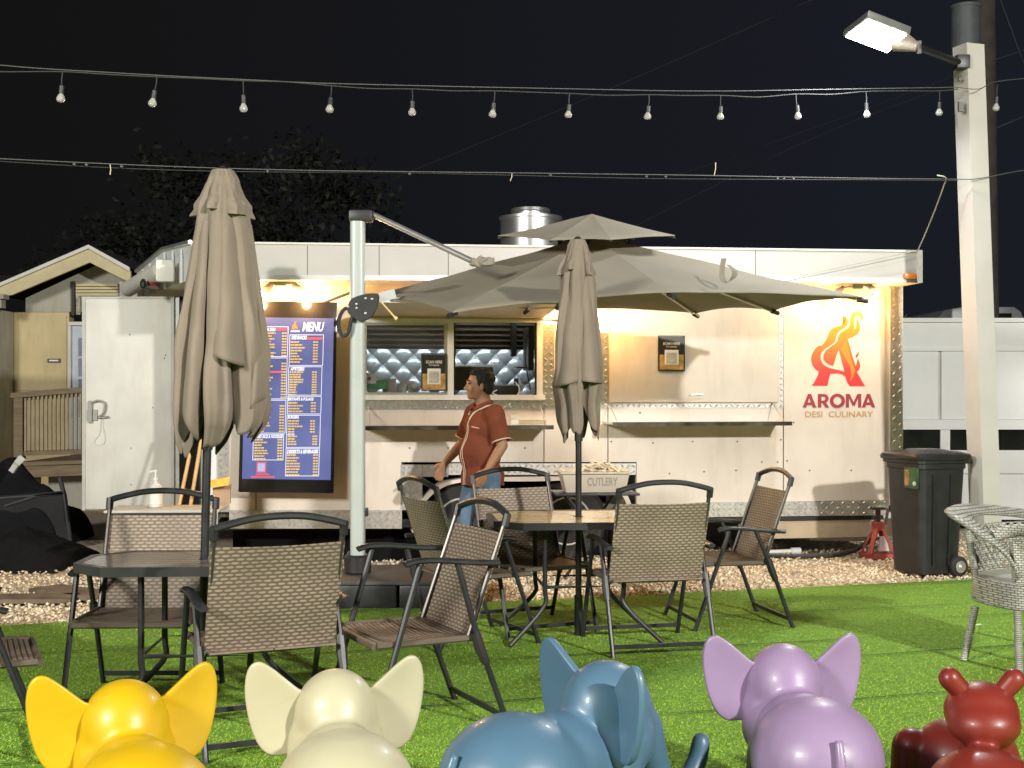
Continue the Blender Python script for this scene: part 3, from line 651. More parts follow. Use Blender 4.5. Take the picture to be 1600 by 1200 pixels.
# exhaust fan on the roof
fc = P(829, 372, 12.4)
fn = thing('exhaust_fan', 'round stainless steel exhaust fan on the trailer roof', 'exhaust fan', (fc.x, fc.y, fc.z-.25), TANG)
r = 100/2/F*12.4*.94
mb = MB(); mb.lathe([(r, .0), (r, .42), (r*1.05, .425), (r*1.05, .45), (r*.96, .455)], 48); mb.build('drum', STEEL, fn, smooth=True)
mb = MB(); mb.lathe([(r*.62, .4), (r*.62, .49), (r*.66, .50), (r*.64, .53), (.02, .54)], 40); mb.build('cap', STEEL, fn, smooth=True)
mb = MB(); mb.box(-r*1.0, r*1.0, -r, r, -.3, -.002); mb.build('roof_curb', STEEL, fn)

# ------------------------------------------------------------------ menu screen
MO = .12
mc = wl(450, 770, MO); ms = thing('menu_screen', 'tall lit digital menu screen in a black frame beside the trailer door', 'menu screen', tuple(MW[TR.name] @ mc), TANG)
def m_l(px, py): q = wl(px, py, MO); return Vector((q.x - mc.x, 0, q.z - mc.z))
tl_, tr_, br_, bl_ = m_l(381, 471), m_l(527, 473), m_l(521, 770), m_l(373, 768)
def mq(x, y, h):      # unit screen coords (0..1, 0..1 from top) to local
    a = tl_.lerp(tr_, x); b = bl_.lerp(br_, x); q = a.lerp(b, y); return Vector((q.x, -h, q.z))
def mbox(mb, x0, x1, y0, y1, h0, h1):
    f = [mq(x0, y0, h1), mq(x1, y0, h1), mq(x1, y1, h1), mq(x0, y1, h1)]; mb.hexa(f, [Vector((v.x, -h0, v.z)) for v in f]); return mb
mbox(MB(), 0, 1, 0, 1, 0, .07).build('frame', BLACKG, ms, bevel=.006)
def scr_mat():
    m = mat('screen_blue', (.03, .035, .08), .2, var=0); nt = m.node_tree; b = nt.nodes['Principled BSDF']
    n = nt.nodes.new('ShaderNodeTexNoise'); n.inputs['Scale'].default_value = 1.3; n.inputs['Detail'].default_value = 4
    tc = nt.nodes.new('ShaderNodeTexCoord'); nt.links.new(tc.outputs['Object'], n.inputs[0]); r = nt.nodes.new('ShaderNodeValToRGB'); nt.links.new(n.outputs[0], r.inputs[0])
    r.color_ramp.elements[0].position = .35; r.color_ramp.elements[0].color = (.10, .12, .32, 1); r.color_ramp.elements[1].position = .7; r.color_ramp.elements[1].color = (.19, .22, .47, 1)
    nt.links.new(r.outputs[0], b.inputs['Emission Color']); b.inputs['Emission Strength'].default_value = .75; return m
scr = mbox(MB(), .035, .965, .085, .93, .0702, .073).build('screen', scr_mat(), ms)
def em(name, c, s=.9): return mat(name, tuple(q*.2 for q in c), .3, var=0, emis=c, es=s)
SW, SY, SRD = em('screen_white', (.85, .86, .95)), em('screen_yellow', (.80, .52, .12)), em('screen_red', (.8, .12, .13))
# photo pixel inside the zoomed sheet (686x1200, 3.43 px per photo px, origin 360,440)
def zq(zx, zy, h): q = m_l(360 + zx/3.43, 440 + zy/3.43); return Vector((q.x, -h, q.z))
def zbox(mb, x0, y0, x1, y1, x0b=None, h=.076):
    sl = -22/800*(y1-y0)           # the sheet leans with the frame
    f = [zq(x0, y0, h), zq(x1, y0, h), zq(x1+sl, y1, h), zq(x0+sl, y1, h)]; mb.hexa(f, [Vector((v.x, -.0735, v.z)) for v in f])
def ztext(mb, s, x0, y0, x1, y1, bold=.03, shear=.25):
    a, b = zq(x0, y1, 0), zq(x1, y0, 0); put_text(mb, s, lambda p, q: Vector((p, -.077, q)), a.x, b.x, a.z, b.z, bold, shear)
mb = MB()
ztext(mb, 'MENU', 385, 220, 503, 270, .035, .3)
mb.build('menu_title', SW, ms)
for s, x0, y0, x1, y1 in [('DESI SNACKS', 328, 292, 410, 312), ('APPETIZERS', 322, 460, 397, 478), ("BIRYANI'S & PULAOS", 308, 620, 446, 638), ('BURGERS', 308, 716, 368, 734), ('ADD-ONS', 306, 812, 344, 822), ('DESSERTS & BEVERAGES', 304, 898, 470, 920), ('FRIED RICE & NOODLES', 134, 820, 282, 838), ('CHEFS SPECIAL DOSAS', 150, 250, 243, 268), ('AROMA', 322, 262, 372, 273), ('ENTREES', 150, 415, 210, 432), ('BREADS', 150, 640, 200, 656)]:
    mb = MB(); ztext(mb, s, x0, y0, x1, y1, .05, .2); mb.build('menu_heading', SW, ms)
mb = MB()
def rect(x0, y0, x1, y1):
    t = 3; sl = -22/800*(y1-y0)
    zbox(mb, x0, y0, x1, y0+t); zbox(mb, x0+sl, y1-t, x1+sl, y1); zbox(mb, x0, y0+t+.1, x0+t, y1-t-.1); zbox(mb, x1-t, y0+t+.1, x1, y1-t-.1)
for r_ in [(318, 286, 500, 452), (312, 456, 492, 610), (307, 614, 488, 710), (303, 714, 484, 888), (298, 892, 478, 1040), (140, 243, 312, 405), (135, 409, 307, 630), (130, 634, 300, 812), (124, 816, 288, 955)]: rect(*r_)
mb.build('menu_boxes', SW, ms)['kind'] = 'stuff'
mb = MB(); rr = random.Random(3)
def rows(x0, xp, xe, y0, y1, dy):
    y = y0
    while y < y1:
        s = -22/800*(y-y0); L = rr.uniform(34, 78)
        xx = x0
        while xx < x0+L: wl_ = rr.uniform(8, 22); zbox(mb, xx+s, y, min(xx+wl_, x0+L)+s, y+7.5); xx += wl_+2.5
        for k in range(2): zbox(mb, xp+s+k*14, y, xp+s+k*14+11.5, y+7.5)
        y += dy
rows(324, 444, 0, 322, 440, 15.2); rows(318, 438, 0, 482, 604, 13.4); rows(312, 432, 0, 646, 704, 15.2); rows(310, 428, 0, 742, 802, 14.5); rows(308, 440, 0, 824, 880, 14); rows(303, 444, 0, 924, 1034, 15)
rows(170, 278, 0, 275, 400, 15); rows(160, 275, 0, 436, 624, 15); rows(148, 265, 0, 662, 805, 15); rows(132, 254, 0, 842, 950, 14.5)
mb.build('menu_lines', SY, ms)['kind'] = 'stuff'
mb = MB()
for b_ in [(414, 301, 492, 313), (246, 252, 306, 264), (212, 480, 288, 490), (138, 1026, 210, 1034), (112, 1040, 240, 1048)]: zbox(mb, *b_)
for b_ in [(142, 964, 194, 970), (142, 1016, 194, 1022), (142, 970.1, 148, 1015.9), (188, 970.1, 194, 1015.9)]: zbox(mb, *b_)
mb.build('menu_red_lines', SRD, ms)['kind'] = 'stuff'
mb = MB(); zbox(mb, 149, 971, 187, 1015, h=.0755); mb.build('code_blank', em('code_blue', (.45, .48, .75)), ms)
mb = MB(); poly(mb, [(330, 258), (332, 240), (342, 228), (348, 215), (354, 216), (350, 230), (358, 240), (362, 258), (350, 252), (344, 258)], .001, lambda a, b, t: (lambda q: Vector((q.x, -(.0755 + t), q.z)))(m_l(360 + a/3.43, 440 + b/3.43))); mb.build('flame_emblem', em('flame_orange', (.9, .3, .05)), ms)
mb = MB(); a, b = m_l(505, 474), m_l(560, 452); mb.tube([(a.x, -.03, a.z+.0), (b.x, .02, b.z)], .012, 6); mb.build('cable', BLACK, ms)

# ------------------------------------------------------------------ chairs
SLB = dashes('sling_back_weave', (.36, .295, .22), (.29, .23, .17), (.145, .112, .08), .040, .0165)
SLS = weave('sling_seat_weave', (.25, .19, .14), (.19, .145, .10), (.045, .032, .022), .5, .022, 'yx', .8)
PINK = mat('post_edge_metal', (.10, .09, .08), .35, .6, var=.1)
def make_chair(label, arm=.635, name='patio_chair'):
    t = thing(name, label, 'chair', group='folding patio chairs on the turf')
    W = .27
    def T(n, pts, r=.0125, sub=0, parent=t, m=FRAME): b = MB(); b.tube(pts, r, 8, sub=sub); return b.build(n, m, parent, smooth=True)
    # back sling: slightly sagging, doubled over the posts
    mb = MB(); nu, nv = 12, 12; c0 = Vector((-.165, 0, .405)); c1 = Vector((-.325, 0, .875))
    for side in (0, 1):
        base = len(mb.v)
        for j in range(nv+1):
            for i in range(nu+1):
                s = i/nu*2-1; q = c0.lerp(c1, j/nv); sag = -.018*(1-s*s) + .004*math.sin(j*.9)*(1-s*s)
                mb.v.append((q.x + sag - .003*side - .0*side, s*(W+.012), q.z + sag*.3))
        for j in range(nv):
            for i in range(nu):
                a = base + j*(nu+1) + i; f = (a, a+1, a+nu+2, a+nu+1); mb.f.append(f if side else f[::-1])
    n1 = (nu+1)*(nv+1); m_ = nu+1
    for j in range(nv):
        mb.f.append((j*m_, (j+1)*m_, n1+(j+1)*m_, n1+j*m_)); mb.f.append((j*m_+nu, (j+1)*m_+nu, n1+(j+1)*m_+nu, n1+j*m_+nu))
    for i in range(nu):
        mb.f.append((i, i+1, n1+i+1, n1+i)); mb.f.append((nv*m_+i, nv*m_+i+1, n1+nv*m_+i+1, n1+nv*m_+i))
    mb.build('backrest', SLB, t, smooth=True)
    for s in (-1, 1):
        b = MB(); b.tube([(-.15, s*W, .40), (-.35, s*W, .955)], .0115, 8); b.build('back_post', PINK, t, smooth=True)
    T('top_rail', [(-.352, -W-.004, .95), (-.357, -W+.05, .966), (-.365, -W*.4, .99), (-.367, 0, .996), (-.365, W*.4, .99), (-.357, W-.05, .966), (-.352, W+.004, .95)], .0165, 5)
    for s in (-1, 1): b = MB(); b.tube([(-.35, s*(W+.003), .96), (-.336, s*(W+.003), .905)], .0185, 8); b.build('corner_socket', BLACK, t)
    # seat sling with bars
    mb = MB()
    for side in (0, 1):
        base = len(mb.v)
        for j in range(9):
            for i in range(9):
                x = -.235 + .515*j/8; s = i/4-1; sag = -.02*(1-s*s)*math.sin(math.pi*min(1, j/8)) + (.0 if j < 8 else -.012)
                mb.v.append((x, s*W, .425 + sag - .008*side))
        for j in range(8):
            for i in range(8):
                a = base + j*9 + i; f = (a, a+1, a+10, a+9); mb.f.append(f[::-1] if side else f)
    n1 = 81
    for j in range(8): mb.f.append((j*9, (j+1)*9, n1+(j+1)*9, n1+j*9)); mb.f.append((j*9+8, (j+1)*9+8, n1+(j+1)*9+8, n1+j*9+8))
    for i in range(8): mb.f.append((i, i+1, n1+i+1, n1+i)); mb.f.append((72+i, 73+i, n1+73+i, n1+72+i))
    mb.build('seat', SLS, t, smooth=True)
    SB = mat('seat_tube_taupe', (.12, .095, .07), .5, var=.15) if 'seat_tube_taupe' not in bpy.data.materials else bpy.data.materials['seat_tube_taupe']
    for s in (-1, 1): T('seat_bar', [(-.19, s*(W+.003), .418), (.27, s*(W+.003), .418)], .015, m=SB)
    T('seat_bar', [(.28, -W, .412), (.28, W, .412)], .014, m=SB)
    for s in (-1, 1):
        y = s*(W+.036)
        b = MB(); b.tube([(-.29, y, arm-.02), (-.18, y, arm-.012), (0, y, arm+.012), (.10, y, arm+.014), (.155, y, arm+.0)], .017, 8, sub=5)
        b.v = [(v[0], y + (v[1]-y)*1.35, arm + (v[2]-arm)*.8) for v in b.v]
        b.build('armrest', FRAME, t, smooth=True)
        T('leg', [(.085, y, arm-.004), (.085+ (.30-.085)*.05, y, arm-.04), (.31, y, .012)], .0135)
        rl = T('leg', [(-.09, y, arm-.004), (-.195, y, .40), (-.215, y, .35), (-.34, y, .012)], .0135)
        b = MB(); b.tube([(-.178, y, .445), (-.198, y, .38), (-.228, y, .31)], [.021, .024, .019], 8); b.tube([(-.19, y, .415), (-.165, s*(W-.01), .415)], .012, 8); b.build('pivot_joint', BLACK, rl, smooth=True)
        b = MB(); b.tube([(.31, y, .014), (.314, y, 0)], .016, 8); b.tube([(-.34, y, .014), (-.345, y, 0)], .016, 8); b.build('rubber_foot', BLACK, rl)
    y = W+.036
    b = MB(); b.bar((.286, -y+.012, .06), (.286, y-.012, .06), .012, .024); b.build('stretcher', FRAME, t)
    b = MB(); b.bar((-.322, -y+.012, .06), (-.322, y-.012, .06), .012, .024); b.build('stretcher', FRAME, t)
    return t
ch0 = make_chair('woven folding chair seen from behind at the near side of the left table', )
ch0.location = (-1.10, 5.62, 0); ch0.rotation_euler = (0, 0, R(114)); used = ch0
def place(x, y, a, label, src=ch0):
    c = copy_tree(src); c.location = (x, y, 0); c.rotation_euler = (0, 0, R(a)); c['label'] = label; return c
place(-1.80, 6.28, 271, 'woven folding chair behind the left table with the shadow of the umbrella pole on it')
C3 = make_chair('pale lit woven folding chair standing right of the left table, turned sideways', arm=.765); C3.location = (-.455, 5.84, 0); C3.rotation_euler = (0, 0, R(206))
place(-.26, 7.80, 28, 'woven folding chair at the left end of the right table, facing right')
place(.13, 8.22, 294, 'woven folding chair behind the right table in front of the man')
place(.80, 7.64, 102, 'dark olive looking folding chair seen from behind at the near side of the right table')
place(1.40, 8.42, 191, 'woven folding chair apart on the right, near the wheeled bin, facing left')
place(-2.27, 5.30, 24, 'folding chair cut off by the left edge of the picture')

# ------------------------------------------------------------------ tables
TSL = mat('table_slat_lit', (.72, .53, .22), .3, var=.2, vs=7, stretch=(1, 12, 1), coat=1)  # warm lamp light on the middle table is put into this slat colour
TEDGE = mat('table_edge_metal', (.05, .05, .055), .3, .4, var=.15)
TSD = mat('table_slat_shaded', (.10, .078, .06), .3, var=.25, vs=7, stretch=(1, 12, 1), coat=.6)  # same kind of slats, darkened to paint the shade on the left table
def table(x, y, hw, hd, rot, label, TSL=TSL):
    t = thing('patio_table', label, 'table', (x, y, 0), R(rot), 'patio tables with a closed umbrella')
    c = .16; out = [(-hw+c, -hd), (hw-c, -hd), (hw, -hd+c), (hw, hd-c), (hw-c, hd), (-hw+c, hd), (-hw, hd-c), (-hw, -hd+c)]
    # slats along x, each its own piece, cut to the octagon
    n = 9; pit = 2*hd/n
    for k in range(n):
        y0 = -hd + k*pit + .006 + (.02 if k == 0 else 0); y1 = -hd + (k+1)*pit - .006 - (.02 if k == n-1 else 0)
        def hx(yy): return hw - .018 - max(0, abs(yy) - (hd - c))
        b = MB(); T = .740 
        pts = [(-hx(y0), y0), (hx(y0), y0), (hx(y1), y1), (-hx(y1), y1)]
        if k == n//2:
            for sg in (-1, 1):
                p2 = [(.03, y0), (hx(y0), y0), (hx(y1), y1), (.03, y1)]; p2 = [(sg*a, b_) for a, b_ in p2]
                b.add([(p[0], p[1], T) for p in p2] + [(p[0], p[1], T-.015) for p in p2], [(0,1,2,3), (7,6,5,4), (0,4,5,1), (1,5,6,2), (2,6,7,3), (3,7,4,0)])
        else: b.add([(p[0], p[1], T) for p in pts] + [(p[0], p[1], T-.015) for p in pts], [(0,1,2,3), (7,6,5,4), (0,4,5,1), (1,5,6,2), (2,6,7,3), (3,7,4,0)])
        b.build('slat', TSL, t)
    b = MB(); inn = [(a*(1-.03/hw), q*(1-.03/hd)) for a, q in out]
    for i in range(8):
        j = (i+1) % 8; o0, o1, i0, i1 = out[i], out[j], inn[i], inn[j]
        b.hexa([(o0[0], o0[1], .742), (o1[0], o1[1], .742), (o1[0], o1[1], .700), (o0[0], o0[1], .700)], [(i0[0], i0[1], .742), (i1[0], i1[1], .742), (i1[0], i1[1], .700), (i0[0], i0[1], .700)])
    b.build('rim', TEDGE, t)
    b = MB(); b.bar((-hw+.03, 0, .712), (-.04, 0, .712), .03, .02); b.bar((.04, 0, .712), (hw-.03, 0, .712), .03, .02); b.tube([(0.034*math.cos(a), .034*math.sin(a), .716) for a in np.linspace(0, 2*math.pi, 12, endpoint=False)], .006, 6, close=True); b.build('brace', TEDGE, t)
    for sx_ in (-1, 1):
        for sy_ in (-1, 1):
            b = MB(); b.tube([(sx_*.24, sy_*.24, .70), (sx_*.24, sy_*.24, .34), (sx_*.25, sy_*.25, .22), (sx_*.46, sy_*.34, .012)], .0145, 8, sub=4); b.build('leg', FRAME, t, smooth=True)
    b = MB(); b.tube([(sx_*.24, sy_*.24, .34) for sx_, sy_ in ((-1, -1), (1, -1), (1, 1), (-1, 1))], .011, 8, close=True); b.build('stretcher', FRAME, t)
    return t
table(-1.41, 5.90, .56, .31, 3, 'slatted patio table on the left, shade painted into its slats, with the larger closed umbrella', TSD)
table(.41, 7.93, .55, .42, 6, 'slatted patio table in the middle, yellow lamp light painted into its top, with the smaller closed umbrella')

# ------------------------------------------------------------------ closed umbrellas
def closed_umb(label, prof, tier, Y, cx, hemf, seed, pole, lobes=8, flaps=()):
    """prof/tier: [(py, left px, right px)]; cx(py) axis in px"""
    k = Y/F; b0 = P(pole[0], pole[1], Y)
    t = thing('closed_umbrella', label, 'umbrella', (b0.x, b0.y, 0), 0, 'closed patio umbrellas')
    rr = random.Random(seed); NT = 168; NZ = 70
    def cloth(name, pr, folds, y_bot, seed2, thick=.004):
        ys = [p[0] for p in pr]; Ls = [p[1] for p in pr]; Rs = [p[2] for p in pr]
        ph = [rr.uniform(-.25, .25) for _ in range(folds)]; am = [rr.uniform(.75, 1.2) for _ in range(folds)]
        mb = MB()
        for layer in (0, 1):
            base = len(mb.v)
            for i in range(NT):
                th = 2*math.pi*i/NT; f = th/(2*math.pi)*folds; ki = int(f) % folds; ff = f - int(f)
                skew = .5 + ph[ki]; g = ff/skew*.5 if ff < skew else .5 + (ff-skew)/(1-skew)*.5
                lobe = abs(math.sin(math.pi*g))**.5 * (1 - .16*abs(math.sin(math.pi*g*2.0 + ki))**3)                # 0 in the valley, 1 on the crest
                yb = y_bot(th, lobe, ki)
                for j in range(NZ+1):
                    s = j/NZ; py = ys[0] + (yb - ys[0])*s
                    l = np.interp(py, ys, Ls); r_ = np.interp(py, ys, Rs); c = (l+r_)/2 ; hw = (r_-l)/2*k*1.07
                    dep = (.12 + .60*min(1, s*1.6)) * am[ki]
                    rad = hw*(1 - dep*(1-lobe)) * (1 if layer == 0 else 1)
                    wob = noise.noise(Vector((math.cos(th)*2.2, math.sin(th)*2.2, s*4 + seed2)))*.09*hw*(1+s) + noise.noise(Vector((math.cos(th)*5, math.sin(th)*5, s*9 + seed2)))*.035*hw + noise.noise(Vector((math.cos(th)*11, math.sin(th)*11, s*2.2 + seed2)))*.045*hw*s
                    rad += wob
                    rad = max(.02, rad - layer*thick)
                    tw = th + .35*s*math.sin(seed2 + ki*2.1)*(1-lobe)
                    p = P(c, py, Y)
                    mb.v.append((p.x - b0.x + rad*math.cos(tw), rad*math.sin(tw)*.92, p.z))
            for i in range(NT):
                i2 = (i+1) % NT
                for j in range(NZ):
                    a, b_ = base + i*(NZ+1) + j, base + i2*(NZ+1) + j
                    mb.f.append((a, a+1, b_+1, b_) if layer == 0 else (a, b_, b_+1, a+1))
        n = NT*(NZ+1)
        for i in range(NT):
            i2 = (i+1) % NT; a, b_ = i*(NZ+1)+NZ, i2*(NZ+1)+NZ; mb.f.append((a, n+a, n+b_, b_))
        ci = len(mb.v); l, r_ = pr[0][1], pr[0][2]; p = P((l+r_)/2, ys[0]-3, Y); mb.v.append((p.x-b0.x, 0, p.z))
        for i in range(NT): mb.f.append((i*(NZ+1), ((i+1) % NT)*(NZ+1), ci))
        return mb.build(name, CLOTHU, t, smooth='all')
    cloth('canopy', prof, lobes, hemf, seed)
    tb = tier[-1][0]
    ti = cloth('vent_flap', tier, 5, lambda th, lobe, ki: tb - (1-lobe)*6 - (ki % 2)*8, seed+3)
    top = P((prof[0][1]+prof[0][2])/2, prof[0][0], Y); lo = P(pole[2], pole[3], Y)
    o = (lo.x - b0.x, 0, lo.z); tp = (top.x - b0.x, 0, top.z - .02)
    b = MB(); b.tube([(0, 0, .02), o, tp], .0195, 12); pl = b.build('pole', FRAME, t, smooth=True)
    b = MB(); b.tube([Vector(o).lerp(Vector(tp), -.03), Vector(o).lerp(Vector(tp), .03)], .026, 12); b.build('collar', BLACK, pl, smooth=True)
    b = MB(); b.lathe([(.018, .01), (.03, 0), (.03, .012), (.012, .03)], 12, (tp[0], 0, tp[2]+.015)); b.build('finial', BLACK, t, smooth=True)
    b = MB(); b.lathe([(.024, .004), (.026, .02), (.026, .25), (.02, .255)], 16); b.build('base', BLACK, t, smooth=True)
    for q in range(8):
        a = q*math.pi/4; zz = top.z - .75*(top.z - P(0, prof[-1][0], Y).z)
        b = MB(); b.tube([(tp[0]+.03*math.cos(a), .03*math.sin(a), top.z-.08), (tp[0]*.5+.05*math.cos(a), .05*math.sin(a), lo.z+.25)], .006, 5); b.build('rib', FRAME, t)
    for (fl, fr, bul) in flaps:
        mb = MB(); nv, nu = 26, 14; ysl = [q[1] for q in fl]; 
        for lay in (0, 1):
            for j in range(nv+1):
                s = j/nv; lx = np.interp(s, np.linspace(0, 1, len(fl)), [q[0] for q in fl]); ly = np.interp(s, np.linspace(0, 1, len(fl)), [q[1] for q in fl])
                rx = np.interp(s, np.linspace(0, 1, len(fr)), [q[0] for q in fr]); ry = np.interp(s, np.linspace(0, 1, len(fr)), [q[1] for q in fr])
                for i in range(nu+1):
                    u = i/nu; a = math.sin(math.pi*u)**.8; px = lx + (rx-lx)*u; py = ly + (ry-ly)*u
                    hw0 = (np.interp(py, [q[0] for q in prof], [q[2] for q in prof]) - np.interp(py, [q[0] for q in prof], [q[1] for q in prof]))/2*k
                    p = P(px, py, Y); xx = p.x - b0.x; cxx = (np.interp(py, [q[0] for q in prof], [(q[1]+q[2])/2 for q in prof]) - 800)/F*Y - b0.x
                    rr2 = hw0*hw0 - (xx-cxx)**2; dep = math.sqrt(max(rr2, (.25*hw0)**2))*.9
                    mb.v.append((xx, -dep - bul*a*(.3+s) + .02 - .012*noise.noise(Vector((px*.05, py*.02, seed))) + lay*.005, p.z))
        m_ = (nv+1)*(nu+1)
        for lay in (0, 1):
            for j in range(nv):
                for i in range(nu):
                    a = lay*m_ + j*(nu+1)+i; f = (a, a+1, a+nu+2, a+nu+1); mb.f.append(f if lay else f[::-1])
        for i in range(nu): a = nv*(nu+1)+i; mb.f.append((a, a+1, m_+a+1, m_+a))
        mb.build('canopy_fold', CLOTHU, t, smooth='all')
    return t
profL = [(268, 334, 362), (276, 328, 370), (300, 319, 378), (325, 309, 388), (335, 308, 388), (400, 298, 397), (450, 289, 402), (500, 281, 408), (560, 274, 416), (600, 271, 420), (640, 272, 421), (660, 273, 416), (690, 278, 396), (712, 286, 372)]
tierL = [(266, 332, 364), (276, 327, 371), (300, 317, 380), (322, 306, 394), (340, 302, 397)]
hemr = random.Random(11); hv = [hemr.uniform(-26, 12) for _ in range(9)]
closed_umb('larger closed taupe umbrella through the left table', profL, tierL, 5.95, None, lambda th, lobe, ki: 640 + hv[ki] + 72*lobe - 22*max(0, math.cos(th)) + 8*math.sin(th*13), 5, (314, 872, 324, 690), 6, [([(352, 332), (350, 420), (346, 500), (344, 556)], [(370, 338), (380, 420), (388, 510), (391, 574)], .05), ([(318, 345), (312, 450), (303, 560), (296, 640)], [(334, 350), (333, 450), (330, 570), (322, 690)], .045), ([(388, 350), (398, 450), (404, 540), (398, 640)], [(394, 352), (409, 450), (425, 556), (420, 620)], .03)])
profC = [(376, 893, 913), (384, 889, 918), (400, 884, 923), (420, 878, 928), (440, 875, 931), (500, 868, 936), (560, 862, 941), (600, 859, 944), (630, 868, 938), (660, 871, 939), (684, 877, 936)]
tierC = [(375, 892, 914), (384, 888, 919), (400, 882, 924), (422, 872, 931), (432, 868, 934)]
closed_umb('smaller closed taupe umbrella standing at the middle table', profC, tierC, 7.93, None, lambda th, lobe, ki: 630 + hv[ki]*.6 + 58*lobe + 6*math.sin(th*11), 9, (904, 812, 904, 680), 6, [([(886, 432), (880, 500), (872, 560), (864, 606)], [(903, 436), (905, 500), (905, 560), (904, 596)], .045), ([(908, 434), (909, 500), (908, 560), (906, 596)], [(926, 436), (932, 500), (938, 560), (944, 600)], .045)])

# ------------------------------------------------------------------ open cantilever umbrella
UY = 9.35; ub = P(559, 900, UY)
U = thing('cantilever_umbrella', 'large open grey beige cantilever umbrella on a white side post', 'umbrella', (ub.x, ub.y, 0))
def ul(px, py, Y=UY): q = P(px, py, Y); return Vector((q.x - ub.x, q.y - ub.y, q.z))
b = MB(); s_ = .054; zt_ = ul(558, 342).z; n = 24
prof_ = [(s_*1.0*math.copysign(abs(math.cos(a))**.6, math.cos(a)), s_*math.copysign(abs(math.sin(a))**.6, math.sin(a))) for a in np.linspace(0, 2*math.pi, n, endpoint=False)]
b.add([(x, y, .30) for x, y in prof_] + [(x, y, zt_) for x, y in prof_], [(i, (i+1) % n, n+(i+1) % n, n+i) for i in range(n)] + [tuple(range(n))[::-1], tuple(range(n, 2*n))])
post = b.build('post', POLEW, U, smooth=True)
b = MB(); a = ul(546, 345); c = ul(583, 329); b.box(a.x, c.x, -.062, .062, a.z-.01, c.z); b.build('post_cap', BLACK, U, bevel=.018)
b = MB(); b.lathe([(.085, .19), (.10, .20), (.10, .31), (.085, .325), (.06, .325)], 24); b.build('post_socket', BLACK, U, smooth=True)
b = MB(); 
for i in range(2):
    for j in range(2): b.box(-.13 + i*.47 - .0, .325 + i*.47, -.44 + j*.45, .0 + j*.45, 0, .165)
b.build('base_tank', BLACK, U, bevel=.02)
b = MB(); b.box(-.14, .81, -.45, .47, .166, .19); b.build('base_lid', mat('base_lid_grey', (.06, .06, .06), .6, var=.3), U, bevel=.008)
b = MB(); q = ul(570, 800); b.box(.054, .075, -.03, .03, q.z-.03, q.z+.03); q = ul(547, 868); b.box(-.075, -.054, -.03, .03, q.z-.03, q.z+.03); b.build('clamp_knob', BLACK, U, bevel=.006)
# crank handle: flat rounded bracket with a hoop grip
hp = [(594, 462), (592, 480), (583, 497), (568, 503), (552, 499), (549, 512), (545, 525), (536, 530), (529, 524), (528, 508), (532, 492), (540, 478), (552, 468), (568, 462), (582, 460)]
hole = None
outl = crom([Vector((p[0], p[1], 0)) for p in hp[:4] + [(556, 499)] + [(545, 488), (547, 476)] + hp[12:]], 4, close=True)
b = MB(); slab(b, [Vector((p.x, p.y)) for p in outl], .05, lambda a_, b_, h: ul(a_, b_) + Vector((0, -.085 - h, 0)))
ck = b.build('crank_bracket', BLACK, U, smooth=True)
b = MB(); b.tube(crom([ul(px, py) + Vector((0, -.085, 0)) for px, py in [(552, 484), (541, 484), (533, 497), (532, 514), (538, 526), (547, 520), (550, 506), (553, 495)]], 4, close=True), .014, 8, close=True); b.build('crank_grip', BLACK, ck, smooth=True)
for px, py in [(560, 477), (560, 483), (584, 469), (574, 468), (574, 491), (547, 481)]:
    q = ul(px, py); b = MB(); b.ell((q.x, -.113, q.z), (.010, .006, .010), None, 8, 6); b.build('bolt', ALU, ck, smooth=True)
# canopy
HV = [(576, 463, 9.95), (705, 487, 8.40), (872, 474, 8.0), (1050, 457, 8.2), (1350, 465, 9.1), (1212, 484, 10.5), (1088, 489, 10.85), (822, 483, 10.75)]
hv_ = [ul(*h) for h in HV]; apex = ul(925, 366, 9.5); 
def canopy(name, corners, top, sag, inner=0., n=14, T=.006, m=CLOTHO):
    mb = MB()
    for layer in (0, 1):
        base = len(mb.v); K = len(corners)
        for e_ in range(K):
            A, B = corners[e_], corners[(e_+1) % K]
            for j in range(n+1):
                for i in range(n+1):
                    s = inner + (1-inner)*j/n; t = i/n; hem = A.lerp(B, t); w_ = 4*t*(1-t)
                    hem = hem.lerp(top, .045*w_); q = top.lerp(hem, s)
                    q.z -= sag*math.sin(math.pi*s)*(.35 + .65*w_) - .012*noise.noise(q*2.5) + layer*T
                    mb.v.append(tuple(q))
            o = base + e_*(n+1)**2
            for j in range(n):
                for i in range(n):
                    a = o + j*(n+1) + i; f = (a, a+1, a+n+2, a+n+1); mb.f.append(f if layer else f[::-1])
        if layer == 0: n0_ = len(mb.v)
    for e_ in range(len(corners)):
        o = e_*(n+1)**2 + n*(n+1)
        for i in range(n): mb.f.append((o+i, o+i+1, n0_+o+i+1, n0_+o+i))
    return mb.build(name, m, U, smooth='all')
cn = canopy('canopy', hv_, apex, .035, inner=.10)
H2 = [(778, 369, 9.4), (860, 374, 8.95), (955, 373, 8.9), (1055, 368, 9.35), (990, 371, 9.9), (880, 372, 10.0)]
canopy('vent_canopy', [ul(*h) for h in H2], ul(925, 334, 9.45), .01, n=8)
hub = apex + Vector((0, 0, -.16)); top2 = ul(925, 334, 9.45)
b = MB(); b.lathe([(.05, -.07), (.06, -.05), (.06, .03), (.03, .05)], 16, hub); b.tube([hub, top2 + Vector((0, 0, -.02))], .02, 8); b.build('hub', BLACK, U, smooth=True)
for v in hv_:
    a = hub.lerp(v, .03); e_ = v + Vector((0, 0, -.022)); mid = a.lerp(e_, .5) + Vector((0, 0, .035))
    b = MB(); b.tube([a, mid, e_], .012, 8, sub=4); rb = b.build('rib', ALU, U, smooth=True)
    b = MB(); d = (e_ - a).normalized(); b.tube([e_ - d*.05, e_ + d*.03], .018, 8); b.build('rib_tip', BLACK, rb)
